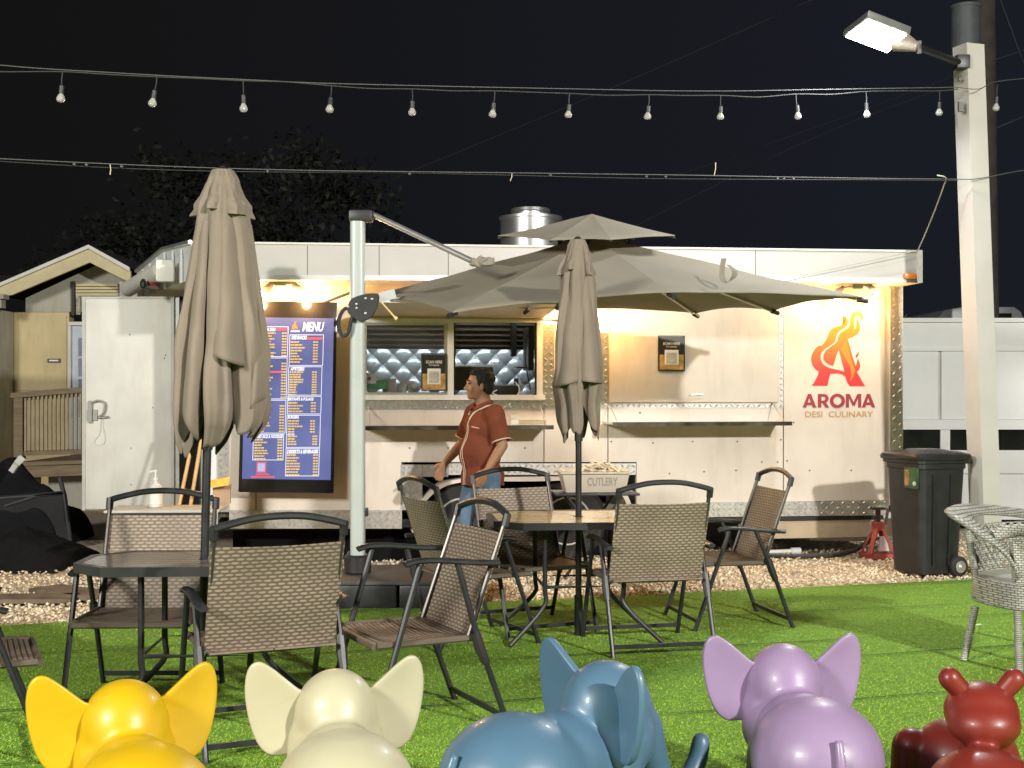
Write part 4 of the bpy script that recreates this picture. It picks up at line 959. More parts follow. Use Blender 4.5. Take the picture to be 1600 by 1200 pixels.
for v in [ul(*h) for h in H2]:
    b = MB(); b.tube([top2 + Vector((0, 0, -.05)), v + Vector((0, 0, -.015))], .008, 6); b.build('rib', BLACK, U)
for q in range(4):
    a = apex.lerp(hv_[q*2], .14); b = MB(); b.tube([a + Vector((0, 0, -.02)), a + Vector((0, 0, .10))], .014, 6); b.build('vent_post', BLACK, U)
# beam from the crank bracket to the hub, strut from the cap
b = MB(); b.bar(ul(590, 466), ul(616, 459, 9.4), .06, .07); b.build('beam_sleeve', mat('sleeve_grey', (.30, .31, .30), .4, .3), U)
b = MB(); b.tube([ul(612, 467, 9.45) + Vector((0, 0, -.0)), ul(660, 470, 9.75), hub + Vector((-.03, .1, -.16))], .022, 10); b.build('beam', ALU, U, smooth=True)
b = MB(); b.tube([ul(582, 335), ul(742, 410, 8.9)], .021, 10); b.build('strut', ALU, U, smooth=True)
b = MB()
for i in range(26): b.ell(ul(738 + i*1.25 + random.uniform(-5, 5), 409 + random.uniform(-4, 5), 8.88 + random.uniform(-.03, .03)), (random.uniform(.02, .05), .03, random.uniform(.008, .018)), Matrix.Rotation(random.uniform(-1, 1), 3, 'Y'), 10, 6)
remesh(b, 'strut_sleeve', CLOTHO, U, .007, 2)
b = MB(); b.tube([ul(596, 472, 9.2), ul(618, 497, 9.1)], .007, 6); b.tube([ul(617, 495, 9.1), ul(620, 499, 9.1)], .014, 6); b.build('pull_cord', mat('cord_yellow', (.7, .55, .25), .6), U)
b = MB()
tie = [ul(1131, 404, 8.62), ul(1128, 425, 8.5), ul(1132, 441, 8.45), ul(1144, 436, 8.45), ul(1148, 424, 8.5), ul(1138, 414, 8.55)]
tp_ = crom(tie, 5)
for a, c in zip(tp_[:-1], tp_[1:]): b.bar(a, c + (c-a)*.1, .035, .004)
b.build('tie_strap', CLOTHO, U)
# raised serving shutter over the window
a, b_ = wl(562, 497, .02), wl(850, 497, .02)
mb = MB(); f = [Vector((a.x, -.02, a.z+.05)), Vector((b_.x, -.02, a.z+.05)), Vector((b_.x, -.02, a.z+.02)), Vector((a.x, -.02, a.z+.02))]
mb.hexa([q + Vector((0, -.82, .06)) for q in f], f); os_ = mb.build('raised_shutter', WHITE, TR)
mb = MB(); mb.box(a.x-.01, b_.x+.35, -.035, -.003, a.z+.0, a.z+.016); mb.build('shutter_rail', mat('rail_tan', (.42, .33, .2), .6), os_)
mb = MB(); q = wl(768, 491, .05); mb.tube([q + Vector((-.05, 0, 0)), q + Vector((-.03, -.05, .02)), q + Vector((.03, -.05, .02)), q + Vector((.05, 0, -.02))], .005, 6, sub=3); mb.build('handle', ALU, os_)
# ------------------------------------------------------------------ things in the serving window
def on_wall(px, py, off): return MW[TR.name] @ wl(px, py, off)
def simple(name, label, cat, c, rot, parts, group=None):
    o = thing(name, label, cat, tuple(c), rot, group)
    for n, m, fn, *k in parts:
        b = MB(); fn(b); b.build(n, m, o, **(k[0] if k else {}))
    return o
GRN = mat('green_plastic', (.02, .45, .12), .4, var=.1)
CARD = mat('card_white', (.55, .54, .5), .6, var=.1)
simple('monitor', 'black computer monitor behind the open serving window', 'monitor', on_wall(741, 617, -.22), TANG, [
    ('screen', BLACK, lambda b: b.box(-.17, .17, 0, .03, .04, .25)), ('bezel_strip', ALU, lambda b: b.box(-.172, .172, -.003, .033, .2505, .262)), ('stand', BLACK, lambda b: b.box(-.05, .05, 0, .08, 0, .04))])
simple('card_reader', 'black box with white cables in the open serving window', 'cash box', on_wall(793, 618, -.2), TANG, [
    ('body', BLACK, lambda b: b.box(-.13, .10, 0, .2, 0, .09), dict(bevel=.01)), ('top', mat('box_grey', (.25, .25, .24), .5), lambda b: b.box(-.11, .07, .01, .19, .091, .10)), ('phone', BLACK, lambda b: b.box(.06, .10, .0, .02, .10, .155)),
    ('cable', TRIMW, lambda b: (b.tube([(.07, -.01, .12), (.10, -.06, .06), (.06, -.10, -.02), (-.02, -.22, -.08)], .006, 6, sub=5), b.tube([(.12, 0, .02), (.16, -.01, .09), (.22, 0, .10), (.25, .01, .04), (.20, .02, .0)], .006, 6, sub=5), b.tube([(-.10, -.02, .05), (-.14, -.05, .02), (-.06, -.08, -.01)], .005, 6, sub=5)))])
simple('shelf_screen', 'black screen and cable hanging inside the right edge of the serving window', 'screen', on_wall(829, 575, -.1), TANG, [
    ('panel', BLACK, lambda b: b.box(-.02, .03, 0, .28, -.02, .37)), ('ledge', BLACK, lambda b: b.box(-.12, -.02, .05, .2, .0, .012)), ('cable', BLACK, lambda b: b.tube([(-.03, 0, .3), (-.05, 0, .1), (-.02, 0, -.1), (.0, 0, -.2)], .006, 6, sub=5))])
simple('green_container', 'bright green container behind the left window pane', 'container', on_wall(586, 612, -.15), TANG, [('body', GRN, lambda b: b.box(-.07, .10, 0, .15, .02, .09), dict(bevel=.012)), ('lid', GRN, lambda b: b.box(-.075, .105, -.005, .155, .09, .102))])
simple('takeout_tub', 'frosted plastic tub next to the green container behind glass', 'tub', on_wall(607, 616, -.3), TANG, [('body', mat('frost', (.5, .52, .5), .3), lambda b: b.lathe([(.05, 0), (.07, .13), (.075, .14), (.02, .14)], 20), dict(smooth=True))])
simple('notice_card', 'small white card behind the left window pane above the green container', 'card', on_wall(577, 596, -.03), TANG, [('card', CARD, lambda b: b.box(-.06, .06, 0, .004, -.02, .07)), ('dot', BLACK, lambda b: b.box(-.015, .015, -.002, -.0005, .01, .04))])
simple('food_bag', 'crumpled clear bag on the counter behind the left window pane', 'bag', on_wall(635, 617, -.35), TANG, [('bag', mat('bag_clear', (.5, .52, .53), .25), lambda b: [b.ell((random.uniform(-.07, .07), random.uniform(0, .1), random.uniform(.02, .09)), (random.uniform(.03, .05), .04, random.uniform(.03, .06)), None, 7, 5) for _ in range(9)])])
simple('plate_stack', 'stack of pale yellow lit trays on the serving shelf right of the man', 'trays', on_wall(832, 664, .2), TANG, [('tray', mat('tray_cream', (.72, .62, .42), .5, var=.1), lambda b, k=k: b.box(-.13, .13, -.06, .08, .012*k+.004, .012*k+.013), dict(bevel=.002)) for k in range(4)])
simple('foam_box', 'small cream takeaway box on the serving shelf next to the man', 'box', on_wall(803, 664, .2), TANG, [('base', mat('foam', (.7, .64, .5), .6), lambda b: b.box(-.035, .035, -.05, .05, .004, .05)), ('lid', bpy.data.materials['foam'], lambda b: b.box(-.037, .037, -.052, .052, .051, .09), dict(bevel=.01))])

# ------------------------------------------------------------------ man
SKIN = mat('skin_brown', (.30, .155, .085), .5, var=.1, vs=8, spec=.35)
HAIR = mat('hair_black', (.010, .009, .009), .8, var=.4, vs=60, bump=1, bs=90)
SHIRT = mat('shirt_rust', (.155, .044, .022), .85, var=.12, vs=9, bump=.5, bs=130, spec=.2)
PIPE = mat('shirt_piping', (.55, .42, .32), .7, var=.05)
JEANS = mat('jeans_blue', (.10, .16, .24), .85, var=.2, vs=12, bump=.3, bs=200)
man = thing('person', 'man in a rust short sleeved shirt with pale piping and blue jeans, walking left', 'person', (-.235, 10.35, 0), R(207))
b = MB(); hr = Matrix.Rotation(R(-16), 3, 'Z'); hc = Vector((.035, 0, 1.565))
def H(x, y, z): return hc + hr @ Vector((x, y, z))
b.ell(H(-.01, 0, .03), (.098, .075, .098), hr, 20, 14); b.ell(H(.02, 0, -.035), (.075, .062, .085), hr, 18, 12)
b.ell(H(.065, 0, -.09), (.032, .030, .026), None, 12, 8); b.ell(H(.02, 0, -.078), (.06, .052, .036), hr, 14, 10)
b.caps([(*H(.088, 0, .018), .010), (*H(.106, 0, -.016), .014), (*H(.112, 0, -.028), .015)]); 
for s in (-1, 1): b.ell(H(.098, s*.013, -.032), (.011, .009, .009), None, 8, 6)
b.ell(H(.088, 0, -.058), (.014, .025, .008), None, 10, 6); b.ell(H(.086, 0, -.070), (.013, .022, .008), None, 10, 6)
b.ell(H(.080, 0, .034), (.018, .056, .011), None, 12, 6)          # brow
for s in (-1, 1):
    b.ell(H(-.012, s*.078, -.012), (.020, .010, .033), hr, 10, 8); b.ell(H(.06, s*.04, -.03), (.03, .022, .03), None, 10, 8)
b.caps([(-.02, 0, 1.36, .068), (.005, 0, 1.48, .062), (.02, 0, 1.52, .06)])
b.ell((-.01, 0, 1.22), (.13, .19, .20)); b.ell((.01, 0, 1.0), (.135, .165, .20)); b.ell((-.01, 0, .86), (.125, .155, .13))
def arm(sh, el, wr, hd, s):
    b.caps([(*sh, .062), (*Vector(sh).lerp(Vector(el), .5), .054), (*el, .044), (*Vector(el).lerp(Vector(wr), .35), .043), (*wr, .029)])
    w_ = Vector(wr); h = Vector(hd); d = (h - w_).normalized(); lat = Vector((1, 0, 0)); lat = (lat - d*lat.dot(d)).normalized(); nrm = d.cross(lat)
    L_ = .085
    for k in range(4):
        o = w_ + lat*(-.030 + .020*k); b.caps([(*w_, .022), (*(o + d*L_), .013)])
        fl = (.060, .072, .076, .066)[k]; curl = nrm*(-s)*.35
        p1 = o + d*(L_ + fl*.5) + curl*.02 + lat*(-.004 + .0035*k); p2 = p1 + (d + curl*1.2).normalized()*fl*.55
        b.caps([(*(o + d*L_), .0115), (*p1, .0105), (*p2, .009)])
    t0 = w_ + lat*.022 + d*.02; t1 = t0 + (d*.6 + lat*.8).normalized()*.045; t2 = t1 + (d*.9 + lat*.35).normalized()*.035
    b.caps([(*t0, .015), (*t1, .0125), (*t2, .0105)])
arm((-.01, -.195, 1.335), (.05, -.27, 1.10), (.20, -.30, .93), (.255, -.30, .83), 1)
arm((-.01, .195, 1.335), (-.04, .275, 1.09), (.09, .27, .90), (.14, .25, .81), -1)
hips = [(.0, .09, .86), (.0, -.09, .86)]
legs = [[(0, .095, .84, .095), (.0, .10, .62, .078), (.03, .10, .46, .058), (-.03, .10, .28, .056), (-.10, .10, .09, .040)], [(0, -.095, .84, .095), (.07, -.10, .62, .078), (.12, -.10, .46, .058), (.13, -.10, .28, .056), (.13, -.10, .08, .040)]]
for l in legs: b.caps(l)
body = remesh(b, 'body', SKIN, man, .0068, 5, .5)
b = MB()
b.ell((-.01, 0, 1.23), (.148, .215, .175), None, 24, 16); b.ell((.025, 0, 1.02), (.165, .200, .21), None, 24, 16); b.ell((.01, 0, .85), (.165, .195, .14), None, 24, 16); b.ell((-.02, 0, 1.34), (.09, .17, .075), None, 20, 12)
b.tube([(.0, 0, .74), (.0, 0, .86)], [.178, .175], 24)
for s, sh, el in ((-1, (-.01, -.195, 1.335), (.05, -.27, 1.10)), (1, (-.01, .195, 1.335), (-.04, .275, 1.09))):
    A, B = Vector(sh), Vector(el); b.ell(sh, .083); b.tube([A, A.lerp(B, .5), A.lerp(B, .86)], [.082, .078, .076], 16)
sb = remesh(b, 'shirt', SHIRT, man, .010, 7, .5)
# cut the top (neck) open and flatten the hem
for v in sb.data.vertices:
    if v.co.z < .765: v.co.z = .765 + .006*math.sin(v.co.y*40)
    v.co += Vector((noise.noise(v.co*9), noise.noise(v.co*9 + Vector((5, 0, 0))), 0))*.009 + Vector((1, 1, 0))*noise.noise(Vector((v.co.x*22, v.co.y*22, v.co.z*5)))*.006*(1.6 if v.co.z < 1.0 else .8)
from mathutils.bvhtree import BVHTree
def surf(o): return BVHTree.FromPolygons([v.co[:] for v in o.data.vertices], [p.vertices[:] for p in o.data.polygons])
bs = surf(sb)
def stick(pts, r, name, m, out=.003, sub=5, parent=None):
    q = []
    for p in crom([Vector(p) for p in pts], sub):
        h, nrm, _, _ = bs.find_nearest(p); q.append(h + nrm*out if h else p)
    mb = MB(); mb.tube(q, r, 6); return mb.build(name, m, parent or sb, smooth=True)
stick([(.10, .07, 1.43), (.15, .04, 1.34), (.18, .0, 1.25), (.24, 0, 1.1), (.25, 0, .95), (.20, 0, .82), (.18, 0, .77)], .004, 'piping', PIPE)
stick([(.18, .03, 1.25), (.24, .03, 1.1), (.25, .03, .95), (.20, .03, .82), (.18, .03, .77)], .0028, 'piping', PIPE)
stick([(-.06, .10, 1.43), (.0, .10, 1.42), (.06, .09, 1.41), (.12, .05, 1.36), (.15, .02, 1.30)], .007, 'piping', PIPE)
stick([(.0, -.10, 1.42), (.08, -.07, 1.39), (.13, -.03, 1.34)], .006, 'piping', PIPE)
stick([(.13, .07, 1.235), (.12, .15, 1.225)], .0045, 'piping', PIPE)
for s, sh, el in ((-1, (-.01, -.195, 1.335), (.05, -.27, 1.10)), (1, (-.01, .195, 1.335), (-.04, .275, 1.09))):
    A, B = Vector(sh), Vector(el); c = A.lerp(B, .86); d = (B-A).normalized(); u = d.cross(Vector((1, 0, 0))).normalized(); v_ = d.cross(u)
    mb = MB(); mb.tube([c + (u*math.cos(a) + v_*math.sin(a))*.078 for a in np.linspace(0, 2*math.pi, 20, endpoint=False)], .006, 6, close=True); mb.build('piping', PIPE, sb, smooth=True)
mb = MB()      # collar
mb.tube([(-.065, .0, 1.435), (-.04, .075, 1.43), (.03, .085, 1.415), (.10, .05, 1.375)], .017, 8, sub=4); mb.tube([(-.065, 0, 1.435), (-.04, -.075, 1.43), (.03, -.085, 1.415), (.10, -.05, 1.375)], .017, 8, sub=4); mb.build('collar', SHIRT, sb, smooth=True)
b = MB()
for l in legs: b.caps([(q[0], q[1], q[2], q[3] + .014 + (.012 if q[2] < .3 else 0)) for q in l])
b.ell((0, 0, .86), (.145, .17, .12)); remesh(b, 'trousers', JEANS, man, .012, 5)
for l in legs:
    b = MB(); a = l[-1]; b.ell((a[0]+.05, a[1], .045), (.13, .048, .045)); b.ell((a[0]-.01, a[1], .06), (.06, .045, .05)); q = remesh(b, 'shoe', BLACK, man, .012, 4)
b = MB(); b.ell(H(-.03, 0, .055), (.092, .084, .082), hr, 20, 14); b.ell(H(-.062, 0, .0), (.062, .080, .085), hr, 18, 12); b.ell(H(.022, 0, .098), (.055, .066, .032), hr, 14, 10); 
for s in (-1, 1): b.ell(H(.0, s*.066, .03), (.03, .016, .045), hr, 10, 8)
for _ in range(90):
    a, t = random.uniform(0, 6.28), random.uniform(0, 1); p = H(-.035 + .088*math.cos(a)*math.sin(t*1.9), .080*math.sin(a)*math.sin(t*1.9), .055 + .075*math.cos(t*1.9)); b.ell(p, random.uniform(.009, .017), None, 6, 5)
remesh(b, 'hair', HAIR, man, .0065, 2)
for s in (-1, 1):
    b = MB(); b.ell(H(.0835, s*.032, .016), (.010, .013, .007), hr, 10, 6); b.build('eye', mat('eye_dark', (.05, .03, .02), .2) if 'eye_dark' not in bpy.data.materials else bpy.data.materials['eye_dark'], man, smooth='all')
    b = MB(); b.tube([H(.094, s*.014, .040), H(.098, s*.030, .045), H(.080, s*.052, .038)], .0045, 6, sub=3); b.build('eyebrow', HAIR, man)

# ------------------------------------------------------------------ moulded plastic animal stools
def plastic(n, c): return mat(n, c, .40, var=.05, vs=5, coat=.08, dirt=.10, dirtcol=tuple(q*.45 + .02 for q in c), bump=.03, bs=25, spec=.5)
def elephant(label, m, x, y, ang, sc=1.0, earspread=.10, headturn=0, spread_l=None):
    t = thing('elephant_stool', label, 'animal stool', (x, y, 0), R(ang), 'moulded plastic elephant stools')
    b = MB(); E = b.ell
    E((-.13, 0, .285), (.235, .220, .200), None, 28, 18); E((.02, 0, .30), (.20, .165, .165), None, 28, 18); 
    E((.235, 0, .445), (.150, .138, .150), None, 28, 18); E((.24, 0, .36), (.14, .160, .14), None, 24, 14); E((.20, 0, .31), (.13, .165, .15), None, 24, 14)
    b.caps([(.30, 0, .44, .10), (.385, 0, .36, .072), (.43, 0, .26, .055), (.47, 0, .17, .047), (.53, 0, .13, .042), (.60, 0, .155, .038), (.645, 0, .215, .035), (.66, 0, .27, .033)])
    for sx_, fx in ((-.19, -.22), (.11, .13)):
        for s in (-1, 1): b.caps([(sx_, s*.085, .24, .085), (fx, s*.098, .12, .074), (fx, s*.10, .045, .072)]); E((fx, s*.10, .025), (.074, .074, .024), None, 16, 8)
    if sc != 1: b.v = [tuple(Vector(v)*sc) for v in b.v]
    remesh(b, 'body', m, t, .011, 9, .6)
    b = MB(); b.tube([(-.345, 0, .40), (-.368, 0, .33), (-.372, 0, .22), (-.365, 0, .15)], [.012, .017, .014, .018], 10, sub=4); b.v = [tuple(Vector(v)*sc) for v in b.v]; b.build('tail', m, t, smooth='all')
    # ear outline seen from behind: a = outwards, b = up
    ear = [(.07, .505), (.12, .535), (.165, .572), (.205, .605), (.24, .625), (.266, .622), (.284, .60), (.293, .56), (.293, .51), (.284, .45), (.267, .39), (.243, .345), (.21, .322), (.17, .322), (.12, .33), (.05, .34)]
    out = [Vector((p.x, p.y)) for p in crom([Vector((p[0], p[1], 0)) for p in ear], 4, close=True)]
    for s in (-1, 1):
        b = MB()
        def Mf(a, z, h, s=s):
            q = Vector((-.03 - (a-.06)*(spread_l if (spread_l and s > 0) else earspread) + .9*(a-.06)**2 + h, s*a, 0)); q.rotate(Matrix.Rotation(R(headturn), 3, 'Z')); return Vector((.265 + q.x, q.y, z))*sc
        slab(b, out, .024, Mf, dish=.010, rings=(1, .992, .975, .94, .8, .6, .35), edge=.03); b.build('ear', m, t, smooth='all')
    return t
elephant('yellow plastic elephant stool seen from behind, nearest the left edge', plastic('plastic_yellow', (.60, .385, .006)), -1.13, 3.84, 114, 1.0)
elephant('cream plastic elephant stool seen from behind', plastic('plastic_cream', (.47, .445, .30)), -.53, 3.98, 102)
elephant('slate blue plastic elephant stool standing sideways with its trunk to the right', plastic('plastic_blue', (.075, .155, .235)), .115, 4.05, 38, 1.05, .25, -18, .62)
elephant('lilac plastic elephant stool seen from behind', plastic('plastic_lilac', (.29, .205, .345)), 1.005, 4.40, 95)
RED = plastic('plastic_red', (.19, .022, .014))
t = thing('calf_stool', 'dark red plastic animal stool with two round horns at the right edge', 'animal stool', (1.66, 4.35, 0), 0)
def rp(px, py, Y): q = P(px, py, Y); return (q.x-1.66, Y-4.35, q.z)
b = MB(); b.ell(rp(1533, 1112, 4.45), (.128, .125, .105), None, 28, 18); b.ell(rp(1537, 1130, 4.40), (.125, .12, .085), None, 28, 18); b.caps([(*rp(1540, 1140, 4.45), .085), (*rp(1545, 1190, 4.45), .11)])
b.ell(rp(1540, 1240, 4.20), (.19, .20, .145), None, 28, 18)
b.ell(rp(1494, 1188, 4.68), (.165, .16, .155), None, 28, 18); b.ell(rp(1505, 1240, 4.6), (.14, .2, .12), None, 20, 12)
for s, fy in ((-1, -.15), (1, -.15), (-1, .35), (1, .25)): q = rp(1530, 1240, 4.35); b.caps([(q[0] + s*.12, fy, .2, .075), (q[0] + s*.13, fy, .05, .07)])
remesh(b, 'body', RED, t, .011, 9, .6)
for (a, c) in (((1518, 1098), (1484, 1060)), ((1553, 1096), (1584, 1062))):
    b = MB(); p0, p1 = Vector(rp(*a, 4.45)), Vector(rp(*c, 4.45)); b.caps([(*p0, .034), (*p1, .040)]); remesh(b, 'horn', RED, t, .006, 4)

# ------------------------------------------------------------------ wheeled bin
BY = 10.62; bc = P(1446, 897, BY)
bn = thing('wheeled_bin', 'black wheeled rubbish bin standing on the gravel by the white pole', 'bin', (bc.x, bc.y, 0), R(22))
b = MB(); w0, w1, d0_, d1_, hh = .20, .245, .185, .235, .98
def rring(w, d, z, r=.06, n=5):
    o = []
    for cx, cy, a0 in ((w-r, d-r, 0), (-w+r, d-r, 90), (-w+r, -d+r, 180), (w-r, -d+r, 270)):
        for k in range(n): a = R(a0 + 90*k/(n-1)); o.append((cx + r*math.cos(a), cy + r*math.sin(a), z))
    return o
lv = [(w0, d0_, .03), (w0+.004, d0_+.004, .12), (w1-.01, d1_-.01, hh-.1), (w1, d1_, hh-.09), (w1, d1_, hh-.05), (w1+.02, d1_+.02, hh-.045), (w1+.02, d1_+.02, hh-.01)]
n = 20; base = 0
for w_, d_, z_ in lv: b.v += rring(w_, d_, z_)
for i in range(len(lv)-1):
    for k in range(n): b.f.append((i*n+k, i*n+(k+1) % n, (i+1)*n+(k+1) % n, (i+1)*n+k))
b.f.append(tuple(range(n))[::-1]); b.f.append(tuple(range((len(lv)-1)*n, len(lv)*n))); b.build('body', BLACK, bn, smooth=True)
b = MB(); lv = [(w1+.035, d1_+.035, hh-.02), (w1+.04, d1_+.04, hh), (w1+.03, d1_+.03, hh+.025), (w1-.03, d1_-.03, hh+.045), (w1-.05, d1_-.05, hh+.04), (w1-.12, d1_-.12, hh+.062)]
for w_, d_, z_ in lv: b.v += rring(w_, d_, z_, .07)
for i in range(len(lv)-1):
    for k in range(n): b.f.append((i*n+k, i*n+(k+1) % n, (i+1)*n+(k+1) % n, (i+1)*n+k))
b.f.append(tuple(range(n))[::-1]); b.f.append(tuple(range((len(lv)-1)*n, len(lv)*n))); b.build('lid', mat('bin_lid_black', (.025, .024, .023), .25, var=.2, vs=5, bump=.1, bs=30), bn, smooth=True)
b = MB(); b.box(w1+.0, w1+.14, -.17, -.14, hh-.06, hh-.02); b.box(w1, w1+.14, .14, .17, hh-.06, hh-.02); b.box(w1+.10, w1+.14, -.14, .14, hh-.06, hh-.02); b.build('handle', BLACK, bn, bevel=.01)
for y_ in (-.215, .215):
    b = MB(); b.lathe([(.04, -.03), (.07, -.028), (.085, -.015), (.085, .02), (.06, .03)], 24, (w0-.05, y_*1.03, .086), 'y'); wl_ = b.build('wheel', RUBBER, bn, smooth=True)
    b = MB(); b.lathe([(.012, -.045), (.018, -.042), (.022, -.034), (.035, -.034), (.05, -.03)], 16, (w0-.05, y_*1.03, .086), 'y'); b.build('hub', ALU, wl_, smooth=True)
for xx in (-.12, .06):
    b = MB(); f = [(xx, -d1_+.012, hh-.14), (xx+.012, -d1_+.012, hh-.14), (xx*.86+.012, -d0_-.012, .1), (xx*.86, -d0_-.012, .1)]; b.hexa([Vector(q) + Vector((0, -.018, 0)) for q in f], f); b.build('rib', BLACK, bn)
def stk(n_, c_): return mat(n_, c_, .4, var=.5, vs=14)
b = MB(); b.box(-w1-.006, -w1+.012, -.20, -.04, hh-.25, hh-.08); st = b.build('sticker', stk('sticker_green', (.04, .09, .035)), bn)
b = MB(); b.box(-w1-.008, -w1-.0065, -.10, -.05, hh-.23, hh-.1); b.build('sticker_patch', stk('sticker_orange', (.30, .16, .08)), st)
b = MB(); b.ell((-w1-.008, -.17, hh-.21), (.002, .022, .018)); b.build('sticker_patch', stk('sticker_white', (.5, .5, .45)), st)

# ------------------------------------------------------------------ jack stand, leveller, board, pipe under the trailer
jc = P(1372, 868, 11.7)
js = thing('jack_stand', 'red jack stand propping the right end of the trailer', 'jack stand', (jc.x, jc.y, 0), TANG)
JR = mat('jack_red', (.38, .07, .06), .5, var=.25, vs=9)
b = MB()
b.hexa([(-.14, -.11, .0), (.14, -.11, .0), (.14, -.11, .04), (-.14, -.11, .04)], [(-.14, .11, .0), (.14, .11, 0), (.14, .11, .04), (-.14, .11, .04)])
for sx_ in (-1, 1):
    for sy_ in (-1, 1): b.bar((sx_*.12, sy_*.09, .04), (sx_*.03, sy_*.03, .27), .045, .02)
b.box(-.045, .045, -.045, .045, .25, .33); b.build('frame', JR, js, bevel=.004)
b = MB(); b.hexa([(-.03, -.085, .07), (.07, -.085, .07), (.045, -.055, .20), (-.0, -.055, .20)], [(-.03, -.06, .07), (.07, -.06, .07), (.045, -.035, .20), (-.0, -.035, .20)]); b.build('plate', mat('jack_plate_pale', (.5, .42, .40), .5), js)
b = MB(); b.bar((0, 0, .3), (0, 0, .44), .035, .035); b.box(-.06, .06, -.04, .04, .44, .46); b.bar((.06, -.02, .3), (.09, -.02, .45), .02, .02); b.build('post', mat('jack_dark', (.06, .03, .03), .5), js)
c = P(1325, 855, 12.2)
o = thing('hitch_cover', 'white metal box hanging under the trailer beside the red jack stand', 'metal box', (c.x, c.y, 0), TANG)
b = MB(); b.hexa([(-.42, -.1, .24), (.33, -.1, .24), (.18, -.1, .10), (-.42, -.1, .12)], [(-.42, .15, .24), (.33, .15, .24), (.18, .15, .10), (-.42, .15, .12)]); b.build('box', WHITE2, o, bevel=.006)
b = MB(); b.box(-.4, .3, -.11, .12, .241, .30); b.build('bracket', ALU, o)
c = P(1220, 862, 11.9); o = thing('water_pipe', 'short white plastic pipe with fitting under the trailer', 'pipe', (c.x, c.y, 0), TANG)
b = MB(); b.tube([(-.13, 0, .03), (.12, 0, .035)], .02, 10); b.build('pipe', TRIMW, o, smooth=True); b = MB(); b.tube([(.10, 0, .035), (.19, 0, .035)], .032, 10); b.build('fitting', WHITE2, o, smooth=True)
b = MB(); pts = [P(1150, 860, 11.7), P(1200, 868, 11.6), P(1290, 872, 11.6), P(1330, 862, 11.7), P(1360, 845, 11.9), P(1376, 838, 12.1)]
b.tube([(p.x, p.y, max(.03, p.z)) for p in pts], .022, 8, sub=6); tag(b.build('hose', BLACK, None, smooth=True), 'black hose lying on the gravel under the trailer', 'hose')

# ------------------------------------------------------------------ small black table with the cutlery tub
k = 10.55; tb_ = P(925, 768, k)
st_ = thing('folding_table', 'small black folding table under the cutlery tub', 'table', (tb_.x, tb_.y, 0), R(5)); th = tb_.z
b = MB(); b.box(-.33, .36, -.22, .22, th-.02, th); b.build('tabletop', BLACK, st_, bevel=.006)
for s in (-1, 1):
    b = MB(); b.tube([(-.25, s*.18, .01), (.22, s*.18, th-.03)], .012, 6); b.build('leg', FRAME, st_); b = MB(); b.tube([(.25, s*.18, .01), (-.22, s*.18, th-.03)], .012, 6); b.build('leg', FRAME, st_)
tubm = mat('tub_plastic', (.52, .45, .37), .5, var=.06)
tu = thing('cutlery_tub', 'pale plastic tub lettered cutlery and heaped with wrapped cutlery', 'tub', (tb_.x, tb_.y, th), R(5))
x0, x1 = P(874, 0, k).x - tb_.x, P(980, 0, k).x - tb_.x; hb = .165
b = MB(); T_ = .012
b.hexa([(x0, -.15, hb), (x1, -.15, hb), (x1-.03, -.12, 0), (x0+.04, -.12, 0)], [(x0, .15, hb), (x1, .15, hb), (x1-.03, .12, 0), (x0+.04, .12, 0)]); b.build('tub', tubm, tu, bevel=.01)
b = MB(); b.box(x0-.012, x1+.012, -.165, .165, hb-.012, hb+.004); b.build('rim', tubm, tu, bevel=.004)
mb = MB(); put_text(mb, 'CUTLERY', lambda p, q: Vector((p, -.152 + .182*(0) + (hb-q)*.18, q)), x0+.21, x1-.10, .055, .125, .02); mb.build('lettering', mat('marker_grey', (.30, .26, .22), .7), tu)
CU = mat('wrapped_cutlery', (.70, .62, .45), .5, var=.35, vs=25)
b = MB()
for _ in range(70):
    x = random.gauss(.06, .11); x = max(x0+.04, min(x1-.04, x)); a = random.uniform(-.9, .9); z = hb + random.uniform(.0, .05)*math.exp(-((x-.07)/.13)**2)*1.6 + .008
    d = Vector((math.cos(a), random.uniform(-.6, .6), math.sin(a)*.5)).normalized()*.035; c = Vector((x, random.uniform(-.11, .11), z)); b.bar(c-d, c+d, .022, .008)
h_ = b.build('wrapped_cutlery', CU, tu); h_['kind'] = 'stuff'
# ------------------------------------------------------------------ side table with sanitizer, broom handles, yellow notice
k = 10.2; c = P(262, 797, k)
sd_ = thing('side_table', 'white topped side table by the open trailer door', 'table', (c.x, c.y, 0), R(4)); th = P(0, 793, k).z
b = MB(); b.box(-.44, .44, -.25, .25, th-.02, th); b.build('tabletop', mat('table_top_white', (.5, .49, .44), .5), sd_, bevel=.004)
b = MB(); b.box(-.30, .30, -.24, .24, th-.05, th-.021); b.build('apron', BLACK, sd_)
for sx_ in (-1, 1):
    for sy_ in (-1, 1): b = MB(); b.tube([(sx_*.36, sy_*.2, .01), (sx_*.28, sy_*.2, th-.03)], .012, 6); b.build('leg', ALU, sd_)
c = P(243, 790, k); sz = thing('sanitizer_bottle', 'clear pump bottle with a white label on the side table', 'bottle', (c.x, c.y, th), 0)
BTL = mat('bottle_clear', (.62, .62, .58), .2, var=.05)
b = MB(); b.lathe([(.03, 0), (.052, .004), (.054, .012), (.054, .15), (.045, .18), (.02, .20), (.018, .215)], 20); b.build('bottle', BTL, sz, smooth=True)
b = MB(); b.lathe([(.0552, .03), (.0552, .13)], 20); b.build('label', mat('label_white', (.75, .72, .66), .5), sz)
b = MB(); b.lathe([(.02, .216), (.022, .235), (.008, .24), (.007, .285), (.014, .286), (.013, .30)], 12); b.bar((0, 0, .295), (-.05, 0, .285), .012, .01); b.build('pump', TRIMW, sz, smooth=True)
